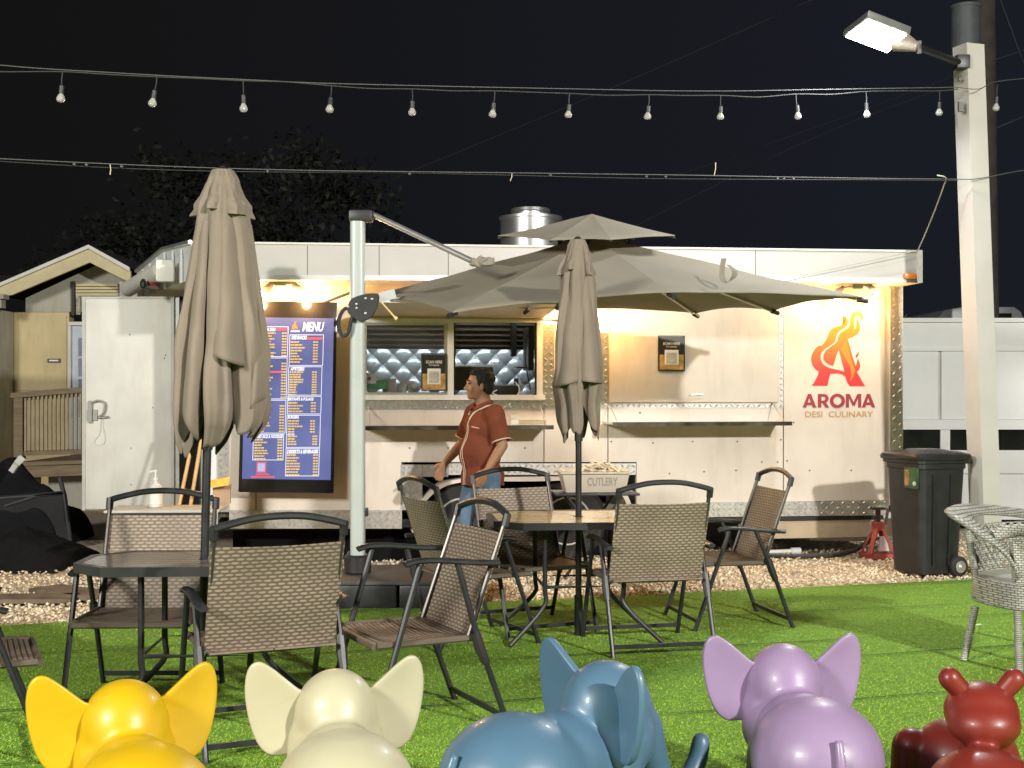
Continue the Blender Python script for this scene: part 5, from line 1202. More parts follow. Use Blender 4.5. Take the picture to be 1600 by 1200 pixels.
for a, c_, lab in (((283, 775), (305, 668), 'left of two pale wooden broom handles leaning in the trailer doorway'), ((300, 775), (318, 665), 'right of two wooden broom handles, closer to the umbrella pole')):
    p0, p1 = P(*a, 10.75), P(*c_, 10.95); b = MB(); lo = p0 + (p0-p1)*1.0; lo.z = max(lo.z, .02); b.tube([lo, p1 + (p1-p0)*.25], .016, 10); tag(b.build('broom_handle', STICK, None, smooth=True), lab, 'broom handle')
c = P(346, 768, 10.5); ns = thing('yellow_notice', 'small yellow notice on a tan box at the corner of the trailer', 'notice', tuple(c), R(10))
b = MB(); b.box(-.07, .07, 0, .14, -.10, .04); b.box(-.075, .075, -.005, .145, .04, .05); b.build('box', mat('box_tan', (.42, .28, .18), .7, var=.15), ns)
b = MB(); b.hexa([(-.14, -.05, .03), (.06, -.09, .06), (.07, -.0, .12), (-.10, .05, .09)], [(-.14, -.05, .026), (.06, -.09, .056), (.07, 0, .116), (-.10, .05, .086)]); b.build('sheet', mat('sheet_yellow', (.72, .50, .10), .6, var=.2, vs=25), ns)

# ------------------------------------------------------------------ wicker armchair at the right edge
WK = weave('wicker_grey', (.46, .46, .40), (.36, .36, .31), (.13, .13, .11), .026, .013, 'xz', .9, .5)
WKy = weave('wicker_grey_rows', (.46, .46, .40), (.36, .36, .31), (.13, .13, .11), .06, .010, 'xz', .9, .5)
wc = thing('wicker_armchair', 'grey woven wicker armchair with a rounded rolled back at the right edge', 'chair', (2.80, 7.28, 0), R(0))
def wp(px, py, Y): q = P(px, py, Y); return Vector((q.x-2.80, q.y-7.28, q.z))
def Tw(n, pts, r, m=WKy, sub=5, nn=10, parent=wc): b = MB(); b.tube(pts, r, nn, sub=sub); return b.build(n, m, parent, smooth=True)
Tw('leg', [wp(1524, 948, 7.22), wp(1506, 1032, 7.16)], .021, sub=0); Tw('leg', [wp(1590, 955, 6.85), wp(1593, 1060, 6.82)], .021, sub=0)
Tw('leg', [wp(1650, 950, 6.9), wp(1668, 1060, 6.88)], .021, sub=0); Tw('leg', [wp(1628, 945, 7.5), wp(1640, 1020, 7.5)], .021, sub=0)
# seat skirt ring
ring = [wp(1519, 935, 7.24), wp(1588, 940, 6.86), wp(1652, 938, 6.88), wp(1662, 935, 7.2), wp(1630, 930, 7.5), wp(1560, 930, 7.48)]
rc = crom(ring, 5, close=True); b = MB(); n = len(rc); cz = .40
for z_, s_ in ((.335, 1.0), (.345, 1.03), (.465, .99), (.475, .97), (.475, .2)):
    cc = sum(rc, Vector())/n
    for p in rc: b.v.append((cc.x + (p.x-cc.x)*s_, cc.y + (p.y-cc.y)*s_, z_))
for i in range(4):
    for k2 in range(n): b.f.append((i*n+k2, i*n+(k2+1) % n, (i+1)*n+(k2+1) % n, (i+1)*n+k2))
b.f.append(tuple(range(4*n, 5*n))); b.build('seat', WK, wc, smooth=True)
# back posts, openwork panel, rolled rim
A0, A1 = wp(1529, 925, 7.3), wp(1511, 826, 7.28); B0, B1 = wp(1590, 935, 6.95), wp(1583, 846, 6.98); 
Tw('back_post', [A0, A1], .020, sub=0); Tw('back_post', [B0, B1], .022, sub=0); Tw('back_post', [wp(1640, 925, 7.5), wp(1645, 800, 7.55)], .02, sub=0)
C0, C1 = wp(1640, 930, 7.5), wp(1645, 815, 7.55)
b = MB()
def back(u, v):       # u along the back from A to C, v up
    lo = A0.lerp(C0, u) + Vector((-.0, .10*math.sin(math.pi*u), 0)); hi = A1.lerp(C1, u) + Vector((-.0, .14*math.sin(math.pi*u), 0)); return lo.lerp(hi, v)
for i in range(-6, 14):
    for sg in (1, -1):
        pts = []
        for j in range(13):
            v = .12 + .88*j/12; u = (i/12.5 + sg*(v-.12)*.42) if sg > 0 else (i/12.5 + .42 - (v-.12)*.42)
            if 0 <= u <= 1: pts.append(back(u, v))
        if len(pts) > 2: 
            for p, q in zip(pts[:-1], pts[1:]): b.bar(p, q + (q-p)*.03, .006, .014, up=(1, -.3, 0))
for i in range(0, 9):
    v = .12 + i*.11; pts = [back(u, v) + Vector((0, .004, 0)) for u in np.linspace(0, 1, 11)]
    for p, q in zip(pts[:-1], pts[1:]): b.bar(p, q, .005, .008)
lt = b.build('woven_back', WK, wc); lt['kind'] = 'stuff'
Tw('lower_rail', [back(u, .12) for u in np.linspace(0, 1, 8)], .016, sub=0)
rim = [wp(1590, 900, 6.9), wp(1574, 868, 6.92), wp(1547, 842, 7.0), wp(1514, 818, 7.14), wp(1498, 804, 7.32), wp(1518, 796, 7.50), wp(1565, 798, 7.62), wp(1620, 806, 7.70), wp(1670, 815, 7.6)]
rc = crom(rim, 5); b = MB(); base = 0; m_ = 10
for i, p in enumerate(rc):
    t_ = (rc[min(i+1, len(rc)-1)] - rc[max(i-1, 0)]).normalized(); side = Vector((t_.y, -t_.x, 0)).normalized(); 
    for k2 in range(m_):
        a = 2*math.pi*k2/m_; q = p + side*(.080*math.cos(a)*min(1, .35 + i*.06)) + Vector((0, 0, .022*math.sin(a) - .02*math.cos(a))); b.v.append(tuple(q))
for i in range(len(rc)-1):
    for k2 in range(m_): b.f.append((i*m_+k2, i*m_+(k2+1) % m_, (i+1)*m_+(k2+1) % m_, (i+1)*m_+k2))
b.f.append(tuple(range(m_))); b.f.append(tuple(range((len(rc)-1)*m_, len(rc)*m_))); b.build('rolled_rim', WK, wc, smooth='all')
b = MB(); ft = [wp(1578, 860, 6.92), wp(1545, 846, 7.0), wp(1556, 832, 7.06), wp(1600, 830, 7.0), wp(1640, 832, 6.9)]
f2 = [q + Vector((0, 0, -.05)) for q in ft]
Tw('armrest', [wp(1552, 838, 7.02), wp(1585, 829, 7.0), wp(1640, 829, 6.85)], .035, m=WK, nn=12)
mb = MB(); mb.hexa([wp(1583, 846, 6.93), wp(1640, 840, 6.8), wp(1650, 940, 6.85), wp(1590, 940, 6.9)], [wp(1583, 846, 6.93) + Vector((.0, .02, 0)), wp(1640, 840, 6.8) + Vector((0, .02, 0)), wp(1650, 940, 6.85) + Vector((0, .02, 0)), wp(1590, 940, 6.9) + Vector((0, .02, 0))]); mb.build('side_panel', WK, wc)
q = P(1527, 985, 3000/(985-615)); b = MB(); b.bar((q.x-.02, q.y, .034), (q.x+.03, q.y+.02, .036), .012, .004); tag(b.build('paper_scrap', TRIMW, None), 'tiny white scrap of paper on the turf by the wicker chair leg', 'litter')
# ------------------------------------------------------------------ white pole with the LED head
PY = 10.6
pb, pt = P(1539, 790, PY), P(1513, 72, PY); dirp = (pt - pb).normalized(); base_ = pb - dirp*(pb.z/dirp.z)
pole = thing('lamp_pole', 'white square lamp pole carrying the lit LED flood light', 'lamp pole', (base_.x, base_.y, 0))
tp_ = Vector((pt.x-base_.x, 0, pt.z)); M_ = Matrix.Rotation(R(20), 3, 'Z')
b = MB(); hw_ = .088
cs = [M_ @ Vector((sx_*hw_, sy_*hw_, 0)) for sx_, sy_ in ((-1, -1), (1, -1), (1, 1), (-1, 1))]
b.add([c for c in cs] + [c + tp_ for c in cs], [(0, 1, 5, 4), (1, 2, 6, 5), (2, 3, 7, 6), (3, 0, 4, 7), (3, 2, 1, 0)])
c2 = [c*.90 + tp_ for c in cs]; c3 = [c*.90 + tp_ - Vector((0, 0, .3)) for c in cs]
b.add([c + tp_ for c in cs] + c2 + c3, [(i, (i+1) % 4, 4+(i+1) % 4, 4+i) for i in range(4)] + [(4+i, 4+(i+1) % 4, 8+(i+1) % 4, 8+i) for i in range(4)] + [(8, 9, 10, 11)])
b.build('post', mat('pole_paint_white', (.54, .52, .48), .35, var=.06, vs=3, dirt=.12, dirtcol=(.4, .38, .34)), pole)
def pl(px, py, Y=PY): q = P(px, py, Y); return Vector((q.x-base_.x, q.y-base_.y, q.z))
b = MB(); b.tube([pl(1499, 98, 10.5), pl(1462, 84, 10.2), pl(1434, 74, 9.95)], .030, 10); b.build('arm', FRAME, pole, smooth=True)
b = MB(); c = pl(1501, 98, 10.52); b.box(c.x-.05, c.x+.06, c.y-.06, c.y+.06, c.z-.055, c.z+.055); b.build('bracket', FRAME, pole, bevel=.008)
b = MB(); q = pl(1436, 64, 9.95); b.bar(q, q + Vector((0, 0, -.10)), .03, .02); b.build('sensor', BLACK, pole)
hc_ = [pl(1356, 30, 9.55), pl(1418, 54, 9.75), pl(1386, 83, 10.35), pl(1320, 58, 10.15)]
nrm = (hc_[1]-hc_[0]).cross(hc_[3]-hc_[0]).normalized(); nrm = nrm if nrm.z > 0 else -nrm
cx_ = sum(hc_, Vector())/4; big = [cx_ + (p-cx_)*1.08 for p in hc_]
b = MB(); b.hexa([p + nrm*.006 for p in big], [p + nrm*.06 for p in big]); hd = b.build('lamp_housing', ALU, pole, bevel=.01)
b = MB(); nk = (hc_[1]+hc_[2])/2; b.tube([nk + nrm*.03, pl(1434, 74, 9.95)], [.09, .035], 10); b.build('lamp_neck', mat('neck_beige', (.4, .33, .28), .5), hd, smooth=True)
b = MB()
for i in range(3):
    for j in range(7):
        def q(u, v): return hc_[0].lerp(hc_[1], u).lerp(hc_[3].lerp(hc_[2], u), v)
        u0, u1, v0, v1 = (i+.06)/3, (i+.94)/3, (j+.07)/7, (j+.93)/7
        u0, u1, v0, v1 = (j+.08)/7, (j+.92)/7, (i+.09)/3, (i+.91)/3
        f = [q(u0, v0), q(u1, v0), q(u1, v1), q(u0, v1)]; b.hexa([p - nrm*.004 for p in f], [p + nrm*.005 for p in f])
b.build('led_panel', LEDON, hd)
b = MB(); b.lathe([(.012, -.0), (.016, .01)], 8, pl(1500, 124, 10.5), 'y'); b.box(*[v for v in (pl(1500, 165, 10.5).x-.02, pl(1500, 165, 10.5).x+.02, pl(1500, 165, 10.5).y-.03, pl(1500, 165, 10.5).y, pl(1500, 175, 10.5).z, pl(1500, 160, 10.5).z)]); b.build('hook', BLACK, pole)
# wooden utility pole with its transformer can
UPY = 17.0; q = P(1541, 600, UPY)
up = thing('utility_pole', 'dark wooden utility pole with a grey transformer behind the white lamp pole', 'utility pole', (q.x, q.y, 0))
b = MB(); b.tube([(0, 0, 0), (-.05, 0, 9)], [.19, .14], 14); b.build('pole', mat('pole_wood_dark', (.05, .042, .036), .9, var=.3, bump=.5, bs=12), up, smooth=True)
b = MB(); zc = P(0, 15, UPY).z; b.lathe([(.17, -.62), (.19, -.6), (.19, -.02), (.205, -.02), (.205, .02), (.12, .05)], 20, (-.28, -.02, zc+.02)); b.build('transformer', mat('transformer_grey', (.10, .11, .12), .5), up, smooth=True)

# ------------------------------------------------------------------ string lights and cables
CB = mat('cable_black', (.03, .03, .03), .6); CW = mat('cable_galvanised', (.10, .10, .10), .55, .3); BGL = mat('bulb_glass', (.75, .76, .74), .06, var=0, trans=.55); FIL = mat('filament', (.55, .36, .14), .4)
pA, pB = (0, 8.3), (1497, 10.45)
def sY(px): return pA[1] + (pB[1]-pA[1])*max(-.1, min(1.12, px/1497))
def string_cable(name, pts, r, m, label, cat='cable'):
    b = MB(); b.tube([P(a, c, d) for a, c, d in pts], r, 6, sub=6); return tag(b.build(name, m, None, smooth=True), label, cat)
top_y = lambda px: np.interp(px, [-60, 0, 250, 500, 700, 900, 1100, 1300, 1495, 1600, 1660], [96, 103, 118, 130, 135, 139, 143, 139.5, 136.5, 122, 114])
string_cable('support_wire', [(px, float(top_y(px)), sY(px)) for px in list(range(-60, 1480, 110)) + [1497]], .0035, CW, 'upper taut wire carrying the bulb string across the yard', 'wire')
string_cable('support_wire', [(1497, 136.5, 10.45), (1530, 139, 10.4), (1560, 127, 10.6), (1660, 118, 10.9)], .0035, CW, 'short continuation of the upper wire right of the white lamp pole', 'wire')
bulbs = [(98, 112, 160, -.6), (245, 120, 168, 1), (380, 126, 175, -.5), (518, 134, 178, 1), (644, 139, 181, 0), (773, 142, 184, .6), (890, 146, 184, -.5), (1014, 148, 187, .4), (1126, 149, 187, -.3), (1244, 147, 187, .5), (1353, 143, 184, -.3), (1468, 142, 181, .2), (1559, 132, 173, -.8)]
sag = []
for i, (x, y0, y1, _) in enumerate(bulbs[:-1]):
    sag.append((x, y0, sY(x))); xm = (x + bulbs[i+1][0])/2
    if i < 11: sag.append((xm, (y0 + bulbs[i+1][1])/2 + random.uniform(-2, 4), sY(xm)))
string_cable('bulb_cord', [(-60, 108, 8.2), (0, 112, 8.3)] + sag + [(1497, 139, 10.44)], .0045, CB, 'black cord of the string lights hanging under the upper wire', 'cord')
sb0 = None
ordn = ['leftmost', 'second', 'third', 'fourth', 'fifth', 'sixth', 'seventh', 'eighth', 'ninth', 'tenth', 'eleventh', 'twelfth']
for i, (x, y0, y1, tl) in enumerate(bulbs):
    Yb = sY(x) if x < 1500 else 10.55; a = P(x, y0, Yb); c = P(x, y1, Yb); L_ = a.z - c.z
    lab = ('unlit clear bulb, %s from the left on the string light' % ordn[i]) if i < 12 else 'unlit clear bulb alone on the wire right of the white pole'
    if sb0 is None:
        s0 = thing('string_bulb', lab, 'light bulb', tuple(a), 0, 'bulbs on the string light'); L0 = L_
        b = MB(); b.tube([(0, 0, 0), (.004, 0, -L_*.25), (0, 0, -L_*.45)], .004, 6, sub=3); b.build('drop_cord', CB, s0)
        b = MB(); b.lathe([(.008, -L_*.42), (.017, -L_*.46), (.018, -L_*.70), (.014, -L_*.71)], 12); b.build('socket', BLACK, s0, smooth=True)
        b = MB(); b.lathe([(.011, -L_*.70), (.018, -L_*.76), (.028, -L_*.86), (.0285, -L_*.92), (.020, -L_*.98), (.004, -L_*1.0)], 16); gl = b.build('glass', BGL, s0, smooth='all')
        b = MB(); b.tube([(-.008, 0, -L_*.74), (-.008, 0, -L_*.90), (.008, 0, -L_*.90), (.008, 0, -L_*.74)], .0025, 5, sub=2); b.build('filament', FIL, gl)
        sb0 = s0
    else:
        s0 = copy_tree(sb0); s0.location = a; s0['label'] = lab; s0.scale = (1, 1, L_/L0)
    s0.rotation_euler = (0, R(tl*9), random.uniform(0, 3))
low = lambda px: np.interp(px, [-60, 0, 190, 350, 520, 800, 1100, 1300, 1497], [245, 248, 257, 263, 267, 270, 274, 278, 280])
string_cable('guy_wire', [(px, float(low(px)), sY(px)) for px in list(range(-60, 1480, 140)) + [1497]], .0035, CW, 'lower wire stretched across the yard above the trailer', 'wire')
string_cable('guy_wire', [(px, float(low(px)) + 4 + 2*math.sin(px/130), sY(px)+.02) for px in list(range(-60, 1480, 110)) + [1497]], .003, CB, 'thin dark cord running just below the lower wire', 'cord')
string_cable('guy_wire', [(1497, 280, 10.45), (1530, 279, 10.45), (1600, 266, 10.7), (1660, 262, 10.9)], .004, CW, 'continuation of the lower wire right of the white lamp pole', 'wire')
for x, y0, x1, y1 in ((172, 257, 172, 273), (800, 271, 797, 283), (1118, 254, 1116, 274)):
    b = MB(); b.tube([P(x, y0, sY(x)), P((x+x1)/2+1, (y0+y1)/2, sY(x)), P(x1, y1, sY(x))], .0032, 6); tag(b.build('cable_tie', TRIMC, None), {172: 'pale cable tie end on the lower wire above the cottage', 800: 'pale cable tie end hanging from the lower wire above the roof fan', 1118: 'pale cable tie end sticking up from the lower wire above the canopy'}[x], 'cable tie')
b = MB()
for x in (116, 135, 190, 360, 418, 640, 860, 1010, 1040, 1215, 1225, 1240): b.ell(P(x, float(low(x))+3, sY(x)), (.012, .01, .01), None, 6, 5)
tag(b.build('wire_clips', CW, None), 'small metal clips along the lower wire', 'clips')
b = MB(); b.tube([P(1464, 274, 10.4), P(1478, 278, 10.42), P(1474, 292, 10.6), P(1462, 325, 10.9), P(1448, 360, 11.15), P(1434, 392, 11.3)], .006, 6, sub=5); b.tube([P(1434, 392, 11.3), P(1434, 440, 11.3)], .004, 6); b.tube([P(1434, 391, 11.29), P(1330, 414, 11.22), P(1225, 437, 11.15)], .004, 6, sub=4)
tag(b.build('power_lead', mat('lead_cream', (.45, .42, .34), .6), None, smooth=True), 'cream lead dropping from the lower wire to the corner of the trailer roof', 'cable')
PWM = mat('power_line', (.05, .05, .055), .8)
for lab, pts in (('faint power line rising to the top of the picture above the fan', [(600, 285, 30), (950, 140, 28), (1290, -10, 26)]), ('faint power line descending to the lamp pole from the trailer roof, upper one', [(1040, 280, 30), (1300, 190, 28), (1500, 115, 26)]), ('faint power line above the open umbrella, lower one', [(960, 370, 30), (1250, 225, 28), (1480, 135, 26)]), ('power line crossing the top right corner', [(1556, -20, 20), (1600, 100, 20), (1640, 210, 20)]), ('power line right of the utility pole, lower', [(1545, 205, 19), (1640, 165, 19)]), ('power line right of the utility pole, upper', [(1535, 100, 19), (1640, 65, 19)])):
    string_cable('power_line', pts, .010, PWM, lab, 'power line')

# ------------------------------------------------------------------ white kiosk to the right, van roof and plant behind
KY = 14.2
def kp(px, py, d=0): return P(px, py, KY) + Vector((0, d, 0))
c = P(1500, 600, KY); kk = thing('white_kiosk', 'second white panelled trailer behind the bin and lamp pole', 'trailer', (c.x, c.y, 0))
def kbox(n, m, px0, py0, px1, py1, y0, y1, parent=None):
    a, d = P(px0, py1, KY), P(px1, py0, KY); b = MB(); b.box(a.x-c.x, d.x-c.x, y0, y1, a.z, d.z); return b.build(n, m, parent or kk)
KW = mat('kiosk_white', (.80, .82, .82), .5, var=.04, vs=1.5, dirt=.1, dirtcol=(.4, .4, .38))
kbox('upper_band', KW, 1380, 503, 1900, 544, 0, .1); kbox('roof_trim', KW, 1376, 497, 1904, 503.5, -.03, .1); kbox('rail', KW, 1380, 544, 1900, 548.5, -.02, .1)
for x0, x1 in ((1380, 1466), (1471, 1548), (1554, 1660), (1664, 1760), (1764, 1900)): kbox('wall_panel', KW, x0, 549, x1, 655.5, .0, .1)
kbox('seam_strip', mat('kiosk_seam', (.55, .55, .55), .6), 1380, 545, 1900, 660, .02, .12)
kbox('rail', KW, 1380, 656, 1900, 671, -.03, .1)
for x0, x1 in ((1380, 1469), (1485, 1512), (1512.5, 1565), (1566, 1680)): kbox('window_pane', BLACKG, x0, 671.5, x1, 703, .03, .04)
kbox('window_post', KW, 1469, 671.2, 1484, 716, -.01, .06)
kbox('lower_panel', KW, 1380, 703.5, 1900, 740, 0, .1); kbox('lower_panel', KW, 1380, 741, 1900, 812, .0, .1)
kbox('body', KW, 1380, 500, 1900, 812, .13, 2.6)
kbox('skirt', DARKF, 1380, 812.5, 1900, 826, .1, .15)
v0 = P(1530, 490, 18.5); vn = thing('van', 'roof of a pale parked van showing above the white kiosk', 'van', (v0.x, v0.y, 0))
def vq(px, py, d=0): q = P(px, py, 18.5); return Vector((q.x-v0.x, d, q.z))
b = MB(); f = [vq(1466, 497), vq(1476, 484), vq(1500, 480), vq(1585, 479), vq(1596, 487), vq(1600, 497)]; f = [Vector((q.x, 0, q.z)) for q in f]; lo = [Vector((f[-1].x+.1, 0, .5)), Vector((f[0].x-.1, 0, .5))]; pr = f + lo
b.add(pr + [q + Vector((0, 1.8, 0)) for q in pr], [tuple(range(8)), tuple(range(8, 16))[::-1]] + [(i, 8+i, 8+(i+1) % 8, (i+1) % 8) for i in range(8)]); b.build('body', mat('van_silver', (.35, .36, .37), .3, .3, var=.05), vn, bevel=.03)
b = MB(); a, d = vq(1545, 497), vq(1580, 489.5); b.box(a.x, d.x, -.02, .03, a.z-.2, d.z); b.build('window', BLACKG, vn)
LEAF = mat('leaf_green', (.09, .26, .03), .5, var=.3, vs=9)
q0 = P(1432, 500, 15.9); pt_ = thing('garden_plant', 'green leafy plant poking up behind the right end of the trailer', 'plant', (q0.x, q0.y, 0))
b = MB(); b.tube([(0, 0, 0), (.02, 0, q0.z-.1)], .02, 6); b.build('stem', WOOD, pt_)
b = MB()
for _ in range(46):
    a = random.uniform(0, 6.28); el = random.uniform(-.1, 1.0); st0 = Vector((random.uniform(-.22, .42), random.uniform(-.15, .15), q0.z - .15 + random.uniform(-.1, .08))); d = Vector((math.cos(a)*math.cos(el), math.sin(a)*math.cos(el), math.sin(el)))*random.uniform(.12, .22); w_ = d.cross(Vector((0, 0, 1))).normalized()*.025
    b.add([st0, st0 + d*.5 + w_, st0 + d, st0 + d*.5 - w_], [(0, 1, 2, 3)])
b.build('foliage', LEAF, pt_)

# ------------------------------------------------------------------ cottage with gable, deck and railing at the left
CY = 18.5
cg = P(60, 600, CY); co = thing('cottage', 'cream gabled cottage with a dark shingle roof and white glazed door', 'house', (cg.x, cg.y, 0))
def cq(px, py, d=0, Y=CY): q = P(px, py, Y); return Vector((q.x-cg.x, q.y-cg.y+d, q.z))
def cpoly(n, m, pts, d0, d1, parent=None):
    f = [cq(a, b_) for a, b_ in pts]; k_ = len(f); b = MB(); b.add([q + Vector((0, d0, 0)) for q in f] + [q + Vector((0, d1, 0)) for q in f], [tuple(range(k_)), tuple(range(k_, 2*k_))[::-1]] + [(i, k_+i, k_+(i+1) % k_, (i+1) % k_) for i in range(k_)]); return b.build(n, m, parent or co)
cpoly('wall', CREAM, [(22, 488), (108, 488), (108, 830), (22, 830)], 0, .2)
cpoly('wall_panel', CREAM, [(30, 492), (104, 492), (104, 610), (30, 610)], -.02, -.001)
cpoly('gable_wall', HGREY, [(40, 466), (160, 410), (262, 455), (262, 487.5), (40, 487.5)], 0, .2)
cpoly('wall', CREAM, [(134, 488), (300, 488), (300, 830), (134, 830)], 0, .2)
cpoly('side_wall', HGREY, [(-60, 480), (21.5, 488), (21.5, 830), (-60, 830)], -1.2, 0)
rf = cpoly('gable_fascia', TRIMC, [(0, 463), (163, 396), (163, 417), (46, 466), (40, 467)], -.65, -.6); cpoly('gable_fascia', TRIMC, [(163, 396), (225, 430), (225, 448), (163, 417)], -.65, -.6)
cpoly('gable_edge', TRIMW, [(-2, 462), (163, 391), (163, 396.5), (-2, 467)], -.70, -.66); cpoly('gable_edge', TRIMW, [(163, 391), (225, 425), (225, 431), (163, 396.5)], -.70, -.66)
b = MB(); pk0, pk1 = cq(163, 391, -.7), cq(163, 391, 5.5); l0, l1 = cq(-2, 462, -.7), cq(-2, 462, 5.5); r0, r1 = cq(300, 466, -.7), cq(300, 466, 5.5)
b.add([pk0, pk1, l1, l0, r0, r1], [(0, 1, 2, 3), (0, 4, 5, 1)]); ro = b.build('roof', SHINGLE, co)
b = MB(); a = cq(-120, 412, 5.2, 18.5); b.add([l0 + Vector((-3, 0, 0)), l0, cq(118, 411, 2.5), cq(-60, 405, 2.5), cq(-120, 405, 2.5)], [(0, 1, 2, 3, 4)]); b.build('roof', SHINGLE, co)
b = MB(); b.tube([cq(104, 405, .6), cq(124, 396, .9)], .055, 10); b.build('roof_vent', mat('vent_metal', (.35, .33, .3), .5), ro, smooth=True)
cpoly('gutter', mat('gutter_grey', (.34, .34, .29), .5), [(-60, 464), (44, 467), (44, 474), (-60, 474)], -.9, -.7); cpoly('gutter', bpy.data.materials['gutter_grey'], [(-60, 475), (39, 475), (39, 487), (-60, 487)], -.85, -.7)
vt = cpoly('gable_vent', HGREY, [(119, 444), (187, 444), (187, 466), (119, 466)], -.02, 0)
for y in (444, 449, 454, 459): cpoly('vent_slat', TRIMC, [(121, y), (186, y), (186, y+3.6), (121, y+3.6)], -.07, -.025)
cpoly('corner_trim', mat('trim_dark', (.06, .05, .045), .7), [(113.5, 440), (118.5, 440), (118.5, 493), (113.5, 493)], -.06, -.021)
cpoly('lattice_vent', mat('vent_pale', (.4, .36, .26), .6, var=.5, vs=20), [(121, 462), (127, 462), (127, 492), (121, 492)], -.06, -.021)
cpoly('wall_plate', mat('plate_dark', (.08, .08, .09), .4), [(76, 560.5), (96, 560.5), (96, 566.5), (76, 566.5)], -.05, -.021); cpoly('plate_lettering', ALU, [(79, 562.5), (93, 562.5), (93, 564.5), (79, 564.5)], -.055, -.051)
dr = cpoly('door', mat('door_bluewhite', (.55, .60, .68), .4), [(112, 509), (134, 509), (134, 720), (112, 720)], .02, .06)
cpoly('door_frame', TRIMW, [(107.5, 503), (133.5, 503), (133.5, 508.5), (107.5, 508.5)], -.04, .04); cpoly('door_frame', TRIMW, [(107.5, 509), (111.8, 509), (111.8, 720), (107.5, 720)], -.04, .04)
for y in (528, 560, 592, 624): cpoly('door_pane', mat('pane_blue_grey', (.28, .33, .42), .1), [(122, y), (134, y), (134, y+28), (122, y+28)], .01, .019, dr)
# wooden deck and railing
DY = 16.2; dk0 = P(80, 720, DY); dk = thing('deck_railing', 'weathered wooden deck with a slatted railing in front of the cottage', 'deck', (dk0.x, dk0.y, 0))
def dq(px, py): q = P(px, py, DY); return Vector((q.x-dk0.x, 0, q.z))
def dbx(n, px0, py0, px1, py1, y0, y1, m=WOOD, py0r=None, py1r=None):
    f = [dq(px0, py0), dq(px1, py0 if py0r is None else py0r), dq(px1, py1 if py1r is None else py1r), dq(px0, py1)]; b = MB(); b.hexa([q + Vector((0, y0, 0)) for q in f], [q + Vector((0, y1, 0)) for q in f]); return b.build(n, m, dk)
dbx('top_rail', 20, 614, 240, 622, -.08, .06, py0r=595, py1r=605); dbx('rail_board', 34, 616, 240, 626, -.02, .02, py0r=603, py1r=613)
dbx('post', 24, 616, 38, 718, -.06, .05); dbx('bottom_rail', 38, 704, 240, 712, -.03, .02, py0r=698, py1r=706)
for i in range(22):
    x = 40.5 + i*6.6; dbx('baluster', x, 622 - i*.9, x+3.0, 704.5 - i*.25, -.055, -.03, BALW)
dbx('deck_edge', 38, 728, 240, 746, -.05, .0, py0r=720, py1r=738); dbx('deck_board', 30, 722, 240, 727.5, -.10, 2.2, py0r=715, py1r=720)
for x in (44, 150): dbx('post', x, 746, x+9, 846, .1, .25)
dbx('skirting_panel', 60, 742, 240, 850, .35, .40, HGREY)

# dark mesh screen and tarpaulin heap at the left
SY_ = 12.4; c0_ = P(40, 800, SY_); sc_ = thing('mesh_screen', 'black mesh screen on a leaning metal frame left of the trailer door', 'screen', (c0_.x, c0_.y, 0))
def sq(px, py, Y=SY_): q = P(px, py, Y); return Vector((q.x-c0_.x, q.y-c0_.y, q.z))
for pts in ([sq(-30, 780), sq(40, 775), sq(100, 770)], [sq(93, 746), sq(101, 775), sq(112, 866)], [sq(100, 770), sq(60, 774), sq(8, 790)]):
    b = MB(); b.tube(pts, .022, 8); b.build('frame_tube', BLACK, sc_, smooth=True)
def mesh_mat():
    m = mat('black_mesh', (.012, .012, .013), .8, var=.2); nt = m.node_tree; b = nt.nodes['Principled BSDF']; n = nt.nodes.new('ShaderNodeTexNoise'); n.inputs['Scale'].default_value = 2.5
    tc = nt.nodes.new('ShaderNodeTexCoord'); nt.links.new(tc.outputs['Object'], n.inputs[0]); mr = nt.nodes.new('ShaderNodeMapRange'); mr.inputs[1].default_value = .35; mr.inputs[2].default_value = .65; mr.inputs[3].default_value = .72; mr.inputs[4].default_value = 1; nt.links.new(n.outputs[0], mr.inputs[0]); nt.links.new(mr.outputs[0], b.inputs['Alpha']); return m
b = MB(); f = [sq(-60, 782), sq(101, 772), sq(113, 870), sq(-60, 878)]; b.hexa([q + Vector((0, -.01, 0)) for q in f], [q + Vector((0, .0, 0)) for q in f]); b.build('mesh', mesh_mat(), sc_)
def heap(name, label, cat, px0, px1, py, Y, hgt, m, seed):
    a, b2 = P(px0, 600, Y), P(px1, 600, Y); c = (a+b2)/2; mb = MB(); nx, ny = 110, 40; W_ = b2.x-a.x
    for j in range(ny+1):
        for i in range(nx+1):
            u, v = i/nx, j/ny; e = (max(0, min(1, u*7, (1-u)*7)))**.35 * max(0, math.sin(math.pi*v))**.4
            z = e*hgt*(.72 + .38*noise.noise(Vector((u*4 + seed, v*2, seed)))) + .05*noise.noise(Vector((u*9, v*5, seed)))*e + .02*abs(noise.noise(Vector((u*30, v*9, seed))))*e
            mb.v.append(((u-.5)*W_, (v-.5)*1.2, max(0, z)))
    for j in range(ny):
        for i in range(nx): q = j*(nx+1)+i; mb.f.append((q, q+1, q+nx+2, q+nx+1))
    o = mb.build(name, m, None, smooth='all'); o.location = (c.x, Y, 0); return tag(o, label, cat)
heap('tarpaulin_heap', 'black tarpaulin covered heap on the ground left of the trailer', 'tarpaulin', -140, 118, 900, 12.9, .9, DARKF, 2.0)
heap('tarpaulin_heap', 'low flat black sheet heap in front of the larger tarpaulin at the left', 'tarpaulin', -120, 125, 930, 11.3, .30, DARKF, 7.0)
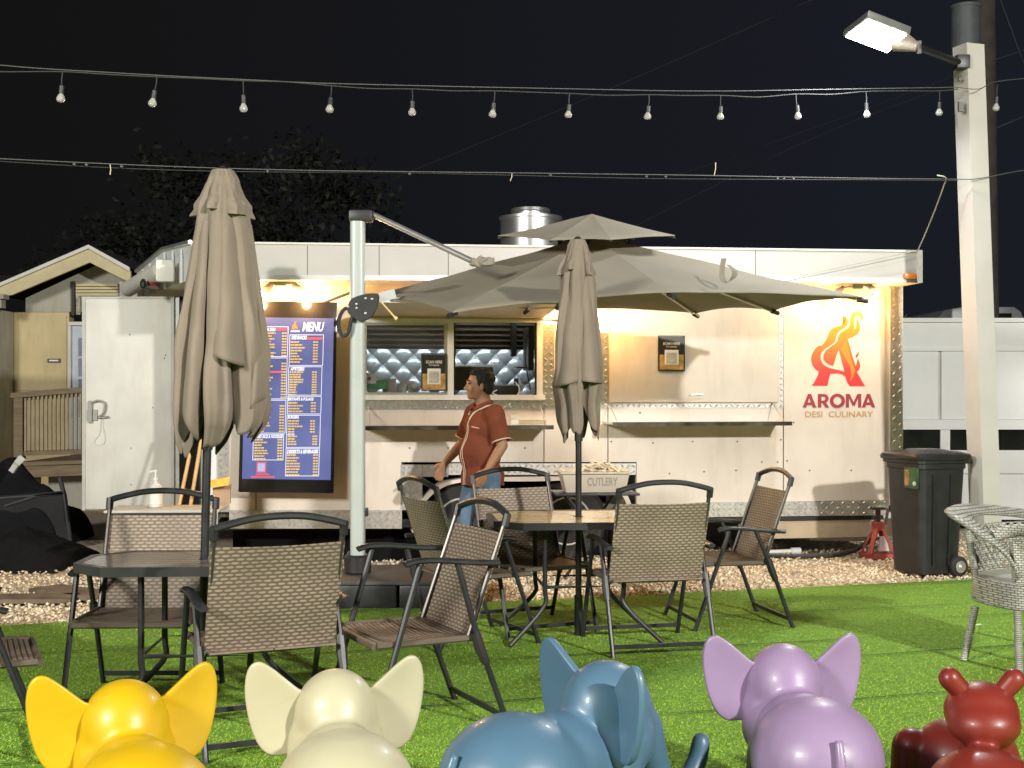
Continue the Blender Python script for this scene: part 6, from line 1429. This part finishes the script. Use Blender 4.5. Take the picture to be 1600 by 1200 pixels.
b = MB(); a = P(18, 737, 12.2); c = P(34, 714, 12.2); b.bar(a, c, .05, .05); b.bar(P(26, 724, 12.18), P(36, 714, 12.2), .09, .06); tag(b.build('bracket_lamp', mat('lamp_grey', (.45, .45, .4), .5), None), 'small pale clamp lamp on the black heap below the deck', 'lamp')
# flat timber and dirt strip on the gravel edge
MU = mat('mud_board', (.16, .12, .08), .9, var=.4, vs=6, bump=.5, bs=20)
for (x0, y0, x1, y1, lab) in ((-40, 942, 118, 941, 'flat brown board lying on the gravel at the left'), (70, 925, 160, 938, 'pale edged board lying across the gravel by the far chair')):
    Ya, Yb = 3000/(y0-HY), 3000/(y1-HY); a = Vector(((x0-HX)/F*Ya, Ya, .03)); c = Vector(((x1-HX)/F*Yb, Yb, .03)); b = MB(); b.bar(a, c, .28, .03); tag(b.build('ground_board', MU, None), lab, 'board')
# big dark tree crown far behind
trk = thing('tree', 'dark leafy tree barely visible in the night behind the cottage', 'tree', (-6.0, 27.0, 0))
b = MB(); b.tube([(0, 0, 0), (.1, 0, 3), (.3, 0, 5)], [.3, .2, .08], 10); b.build('trunk', mat('bark', (.05, .04, .03), .9, bump=.5), trk, smooth=True)
N = 8000; cc = rng.normal(0, 1, (60, 3))*np.array([1.6, 1.2, 1.0]) + np.array([.2, 0, 4.6]); ci = rng.integers(0, 60, N); pos = cc[ci] + rng.normal(0, .30, (N, 3)); d1 = rng.normal(0, 1, (N, 3)); d1 /= np.linalg.norm(d1, axis=1)[:, None]; d2 = np.cross(d1, rng.normal(0, 1, (N, 3))); d2 /= np.linalg.norm(d2, axis=1)[:, None]
V = np.stack([pos - d1*.09, pos + d2*.045, pos + d1*.09, pos - d2*.045], 1).reshape(-1, 3); m = bpy.data.meshes.new('crown'); m.from_pydata(V.tolist(), [], np.arange(N*4).reshape(-1, 4).tolist()); m.materials.append(mat('night_leaf', (.014, .018, .010), .7, var=.4)); o = bpy.data.objects.new('crown', m); COL.objects.link(o); o.parent = trk
# the yard's other lamp pole, outside the frame, that carries the flood light
yp = thing('lamp_pole', 'second white lamp pole behind the camera with a flood light', 'lamp pole', (8.1, -4.4, 0))
b = MB(); b.box(-.08, .08, -.08, .08, 0, 6.5); b.build('post', bpy.data.materials['pole_paint_white'], yp)
b = MB(); b.tube([(0, 0, 6.35), (-.35, .25, 6.4)], .03, 8); b.build('arm', FRAME, yp)
b = MB(); b.box(-.65, -.2, .1, .5, 6.40, 6.46); b.build('lamp_housing', ALU, yp)
